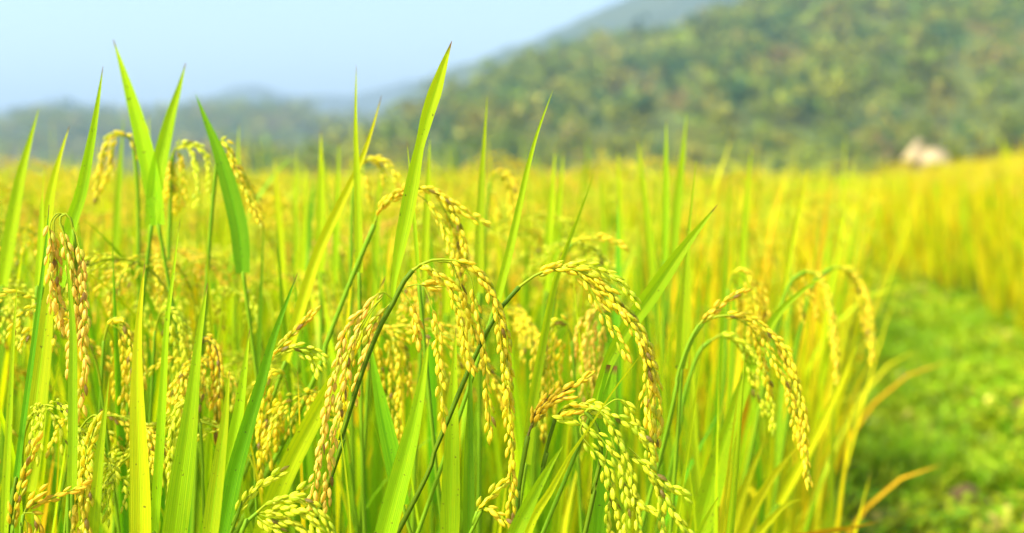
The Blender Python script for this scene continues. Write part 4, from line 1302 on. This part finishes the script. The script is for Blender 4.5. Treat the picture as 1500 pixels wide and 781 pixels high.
box(mb, (28 * W - 0.06, -0.69, 0.0), (28 * W, 0.25, zr(242) - 0.12))
mb.build('wall', [wallm], hut)
mb = MB()
box(mb, (-29 * W, -0.42, 0.0), (-14 * W, -0.37, zr(239) - 0.15))
mb.build('side_panel', [clothm], hut)
for px_, py_ in ((-9 * W, -0.9), (30 * W, -0.9), (-30 * W, -0.5), (30 * W, 0.25)):
    mb = MB()
    tube(mb, np.array([[px_, py_, -0.05], [px_, py_, zr(243) - 0.1]]), [0.05, 0.04], 7, 0)
    mb.build('post', [M['bark']], hut)


def shrub(name, label, cat, px, row_top, dist, wpx, col, seed, nclump=700, group=None):
    rng = np.random.default_rng(seed)
    c = P(px, row_top, dist)
    z0 = float(gh(c[0], c[1]))
    h = c[2] - z0
    r = wpx * K * dist / 2
    root = empty(name, (c[0], c[1], z0), label, cat, group)
    cb = MB()
    lob = rng.normal(0, 0.36, (9, 3)) * np.array([r, r, h * 0.42]) + np.array([0, 0, h * 0.6])
    lr = rng.uniform(0.3, 0.5, 9) * r
    for _ in range(nclump):
        k = rng.integers(9)
        dv = nrm(rng.normal(size=3))
        p = lob[k] + dv * lr[k] * rng.uniform(0.4, 1.05)
        if p[2] < 0.1:
            continue
        nn = nrm(dv + rng.normal(0, 0.6, 3))
        a = nrm(np.cross(nn, rng.normal(size=3)))
        b = np.cross(nn, a)
        s = rng.uniform(0.05, 0.11) * max(r, 0.7)
        cb.add([p + a * s, p + b * s * 0.6, p - a * s, p - b * s * 0.6], np.zeros((4, 2)), [[0, 1, 2, 3]], None, 0, np.array(col) * rng.uniform(0.75, 1.2))
    cb.build('crown', [FOL], root, colattr=True)
    tb = MB()
    tube(tb, smooth([(0, 0, -0.05), (0.05, 0.02, h * 0.35), (0, 0, h * 0.7)], 8), np.linspace(0.09, 0.03, 8), 7, 0)
    for q in range(5):
        e_ = lob[q]
        tube(tb, smooth([(0.03, 0.01, h * 0.3), (e_[0] * 0.5, e_[1] * 0.5, (h * 0.3 + e_[2]) * 0.55), tuple(e_)], 7), np.linspace(0.045, 0.012, 7), 5, 0)
    tb.build('trunk', [M['bark']], root)


shrub('bush', 'olive green bush right behind the left end of the pale hut', 'bush', 1328, 203, 68, 34, (0.12, 0.13, 0.015), 1)
shrub('bush', 'bright yellow-green bush right of the pale hut', 'bush', 1402, 210, 66, 40, (0.19, 0.20, 0.012), 2)
shrub('bush', 'brownish bush, tallest one right of the pale hut', 'bush', 1440, 196, 72, 42, (0.20, 0.135, 0.03), 3)
shrub('bush', 'low dark green bush beside the brownish bush', 'bush', 1482, 205, 76, 50, (0.05, 0.075, 0.02), 4)
shrub('bush', 'reddish leafed bush at the right border of the photo', 'bush', 1500, 182, 80, 22, (0.26, 0.14, 0.08), 5)
shrub('bush', 'small olive bush left of the pale hut at the field end', 'bush', 1296, 232, 66, 34, (0.13, 0.15, 0.015), 6)

# tall broad grass plant in the right field
mb_root = P(1478, 262, 14.5)
tg = empty('grass_plant', (mb_root[0], mb_root[1], float(gh(mb_root[0], mb_root[1]))), 'tall broad bladed green plant sticking out of the yellow field at the right', 'grass plant')
rr = np.random.default_rng(9)
for q, (tpx, trow, wq) in enumerate(((1466, 192, 15), (1474, 205, 15), (1484, 222, 13))):
    tip = P(tpx, trow, 14.5) - np.array(tg.location)
    lb = MB()
    blade(lb, smooth([(0, 0, 0), (0.02 * q, 0, tip[2] * 0.55), tuple(tip)], 16), wq * K * 14.5, (1, 0.1, 0), fold=0.25, prof=(0.6, 0.8, 1, 1, 0.9, 0.65, 0.35, 0.03))
    lb.build('leaf', [M['leaf']], tg)

# ------------------------------------------------------------------ weeds on the path
wr = np.random.default_rng(31)
wb = MB()
WCOL = [(0.22, 0.40, 0.006), (0.30, 0.45, 0.006), (0.42, 0.47, 0.010), (0.16, 0.33, 0.006), (0.52, 0.42, 0.07)]


def weed(x, y, z, kind, s, col):
    n = int(wr.integers(8, 14))
    for _ in range(n):
        az = wr.uniform(0, 6.28)
        cc = np.array(col) * wr.uniform(0.75, 1.3)
        if kind == 0:      # grass blade
            L = s * wr.uniform(0.04, 0.11)
            th = wr.uniform(0.1, 1.0)
            o = np.array([x + wr.normal(0, 0.02), y + wr.normal(0, 0.02), z])
            dv = np.array([math.cos(az) * math.sin(th), math.sin(az) * math.sin(th), math.cos(th)])
            sd = np.array([-math.sin(az), math.cos(az), 0]) * 0.0035
            m_ = o + dv * L * 0.6
            tp = o + dv * L + np.array([0, 0, -L * 0.15]) + np.array([math.cos(az), math.sin(az), 0]) * L * 0.2
            wb.add([o - sd, o + sd, m_ + sd * 0.8, m_ - sd * 0.8, tp], np.zeros((5, 2)), [[0, 1, 2, 3]], [[3, 2, 4]], 0, cc)
        else:              # small broad leaf
            L = s * wr.uniform(0.014, 0.036)
            hh = z + s * wr.uniform(0.005, 0.06)
            o = np.array([x + wr.normal(0, 0.02), y + wr.normal(0, 0.02), hh])
            th = wr.uniform(0.7, 1.7)
            dv = np.array([math.cos(az) * math.sin(th), math.sin(az) * math.sin(th), math.cos(th)])
            sd = np.array([-math.sin(az), math.cos(az), wr.normal(0, 0.2)]) * L * 0.36
            up = np.array([0, 0, L * 0.12])
            wb.add([o, o + dv * L * 0.35 + sd + up, o + dv * L * 0.75 + sd * 0.8 + up, o + dv * L, o + dv * L * 0.75 - sd * 0.8 + up, o + dv * L * 0.35 - sd + up],
                   np.zeros((6, 2)), [[0, 1, 2, 3], [0, 3, 4, 5]], None, 0, cc)


cnt = 0
while cnt < 12000:
    y = math.sqrt(wr.uniform(2.2 ** 2, 15.5 ** 2)) if wr.random() < 0.5 else wr.uniform(2.4, 7.5)
    x0, x1 = float(ledge(y)) - 0.25, float(redge(y)) + 0.2
    x = wr.uniform(x0, x1)
    bare = mnoise.noise(Vector((x * 1.6, y * 1.1, 9.0))) + 0.5 * mnoise.noise(Vector((x * 4, y * 3, 2.0)))
    if bare > 0.12 and wr.random() < 0.75:
        cnt += 0.3
        continue
    kn = mnoise.noise(Vector((x * 1.2, y * 0.9, 20.0)))
    kind = 1 if kn + wr.normal(0, 0.2) > 0.0 else 0
    cidx = int(np.clip(2 + kn * 3 + wr.normal(0, 0.9), 0, 4))
    bumpz = 0.025 * mnoise.noise(Vector((x * 2.2, y * 2.2, 1.0))) + 0.012 * mnoise.noise(Vector((x * 7, y * 7, 3.0)))
    weed(x, y, float(gh(x, y)) + 0.035 + bumpz, kind, 1.0 + 0.04 * y, WCOL[cidx])
    cnt += 1
wo_ = wb.build('grass', [foliage_mat('weed_leaf', 0.5, 0.35)], colattr=True)
tag(wo_, 'short grass and small weeds covering the path', 'grass', kind='stuff')


def ground_pt(px, row):
    a_, b_ = P(px, row, 1.0), CAMP
    dv = a_ - b_
    return b_ + dv * ((0.04 - b_[2]) / dv[2])


def lump(name, label, cat, px, row, size, mat, seed, flat=0.6):
    c = ground_pt(px, row)
    bm_v, q = [], []
    mb_ = MB()
    rings, segs = 8, 12
    for i_ in range(rings + 1):
        ph = math.pi * i_ / rings
        for j_ in range(segs):
            th = 2 * math.pi * j_ / segs
            dv = Vector((math.sin(ph) * math.cos(th), math.sin(ph) * math.sin(th), math.cos(ph)))
            r_ = size * (1 + 0.35 * mnoise.noise(dv * 1.7 + Vector((seed, 0, 0))))
            bm_v.append([dv.x * r_, dv.y * r_ * 0.8, dv.z * r_ * flat])
    for i_ in range(rings):
        for j_ in range(segs):
            q.append([i_ * segs + j_, (i_ + 1) * segs + j_, (i_ + 1) * segs + (j_ + 1) % segs, i_ * segs + (j_ + 1) % segs])
    mb_.add(bm_v, np.zeros((len(bm_v), 2)), q)
    o = mb_.build(name, [mat])
    o.location = (c[0], c[1], 0.035 + size * flat * 0.5)
    tag(o, label, cat)


palem = soil_mat('pale_stone', (0.55, 0.57, 0.55), (0.45, 0.47, 0.46), (0.6, 0.6, 0.58), 9)
clodm = soil_mat('brown_clod', (0.14, 0.075, 0.03), (0.18, 0.11, 0.05), (0.10, 0.06, 0.03), 9)
lump('stone', 'small whitish stone in the grass, largest of the pale specks on the path', 'stone', 1324, 552, 0.028, palem, 1, 0.8)
lump('stone', 'tiny pale stone right of the largest whitish one on the path', 'stone', 1376, 585, 0.022, palem, 5, 0.8)
lump('stone', 'tiny pale stone near the field edge, left of the largest whitish one', 'stone', 1276, 619, 0.020, palem, 8, 0.8)
lump('dirt_clod', 'brown clod of earth lying in the grass at the bottom right', 'dirt clod', 1412, 738, 0.055, clodm, 3, 0.7)
lump('dirt_clod', 'reddish brown clod of earth on the path near the field edge, farther up the path', 'dirt clod', 1292, 632, 0.05, clodm, 4, 0.5)

# ------------------------------------------------------------------ look and light
SUN_EL, SUN_AZ = 50.0, -120.0           # azimuth from +Y towards +X
sun = bpy.data.lights.new('sun', 'SUN')
sun.energy = 4.6
sun.angle = math.radians(12.0)
sun.color = (1.0, 0.95, 0.86)
so = bpy.data.objects.new('sun', sun)
COL.objects.link(so)
e, a = math.radians(SUN_EL), math.radians(SUN_AZ)
to_sun = Vector((math.cos(e) * math.sin(a), math.cos(e) * math.cos(a), math.sin(e)))
so.rotation_euler = to_sun.to_track_quat('Z', 'Y').to_euler()
so.location = (-5, 2, 12)

w = bpy.data.worlds.new('World')
SC.world = w
w.use_nodes = True
wn = w.node_tree
wn.nodes.clear()
sky = wn.nodes.new('ShaderNodeTexSky')
sky.sky_type = 'NISHITA'
sky.sun_disc = False
sky.sun_elevation = e
sky.sun_rotation = a
sky.air_density = 1.0
sky.dust_density = 1.0
sky.ozone_density = 1.0
bg = wn.nodes.new('ShaderNodeBackground')
bg.inputs[1].default_value = 0.115
wo = wn.nodes.new('ShaderNodeOutputWorld')
wn.links.new(sky.outputs[0], bg.inputs[0])
wn.links.new(bg.outputs[0], wo.inputs[0])

SC.render.engine = 'CYCLES'
cy = SC.cycles
cy.use_denoising = True
try:
    cy.denoiser = 'OPENIMAGEDENOISE'
except Exception:
    pass
cy.max_bounces = 8
cy.diffuse_bounces = 6
cy.glossy_bounces = 2
cy.transmission_bounces = 4
cy.volume_bounces = 0
cy.sample_clamp_indirect = 8.0
cy.use_adaptive_sampling = True
cy.adaptive_threshold = 0.02
vs = SC.view_settings
vs.view_transform = 'Standard'
vs.look = 'None'
vs.exposure = 1.36
vs.gamma = 1.0
vs.use_curve_mapping = False
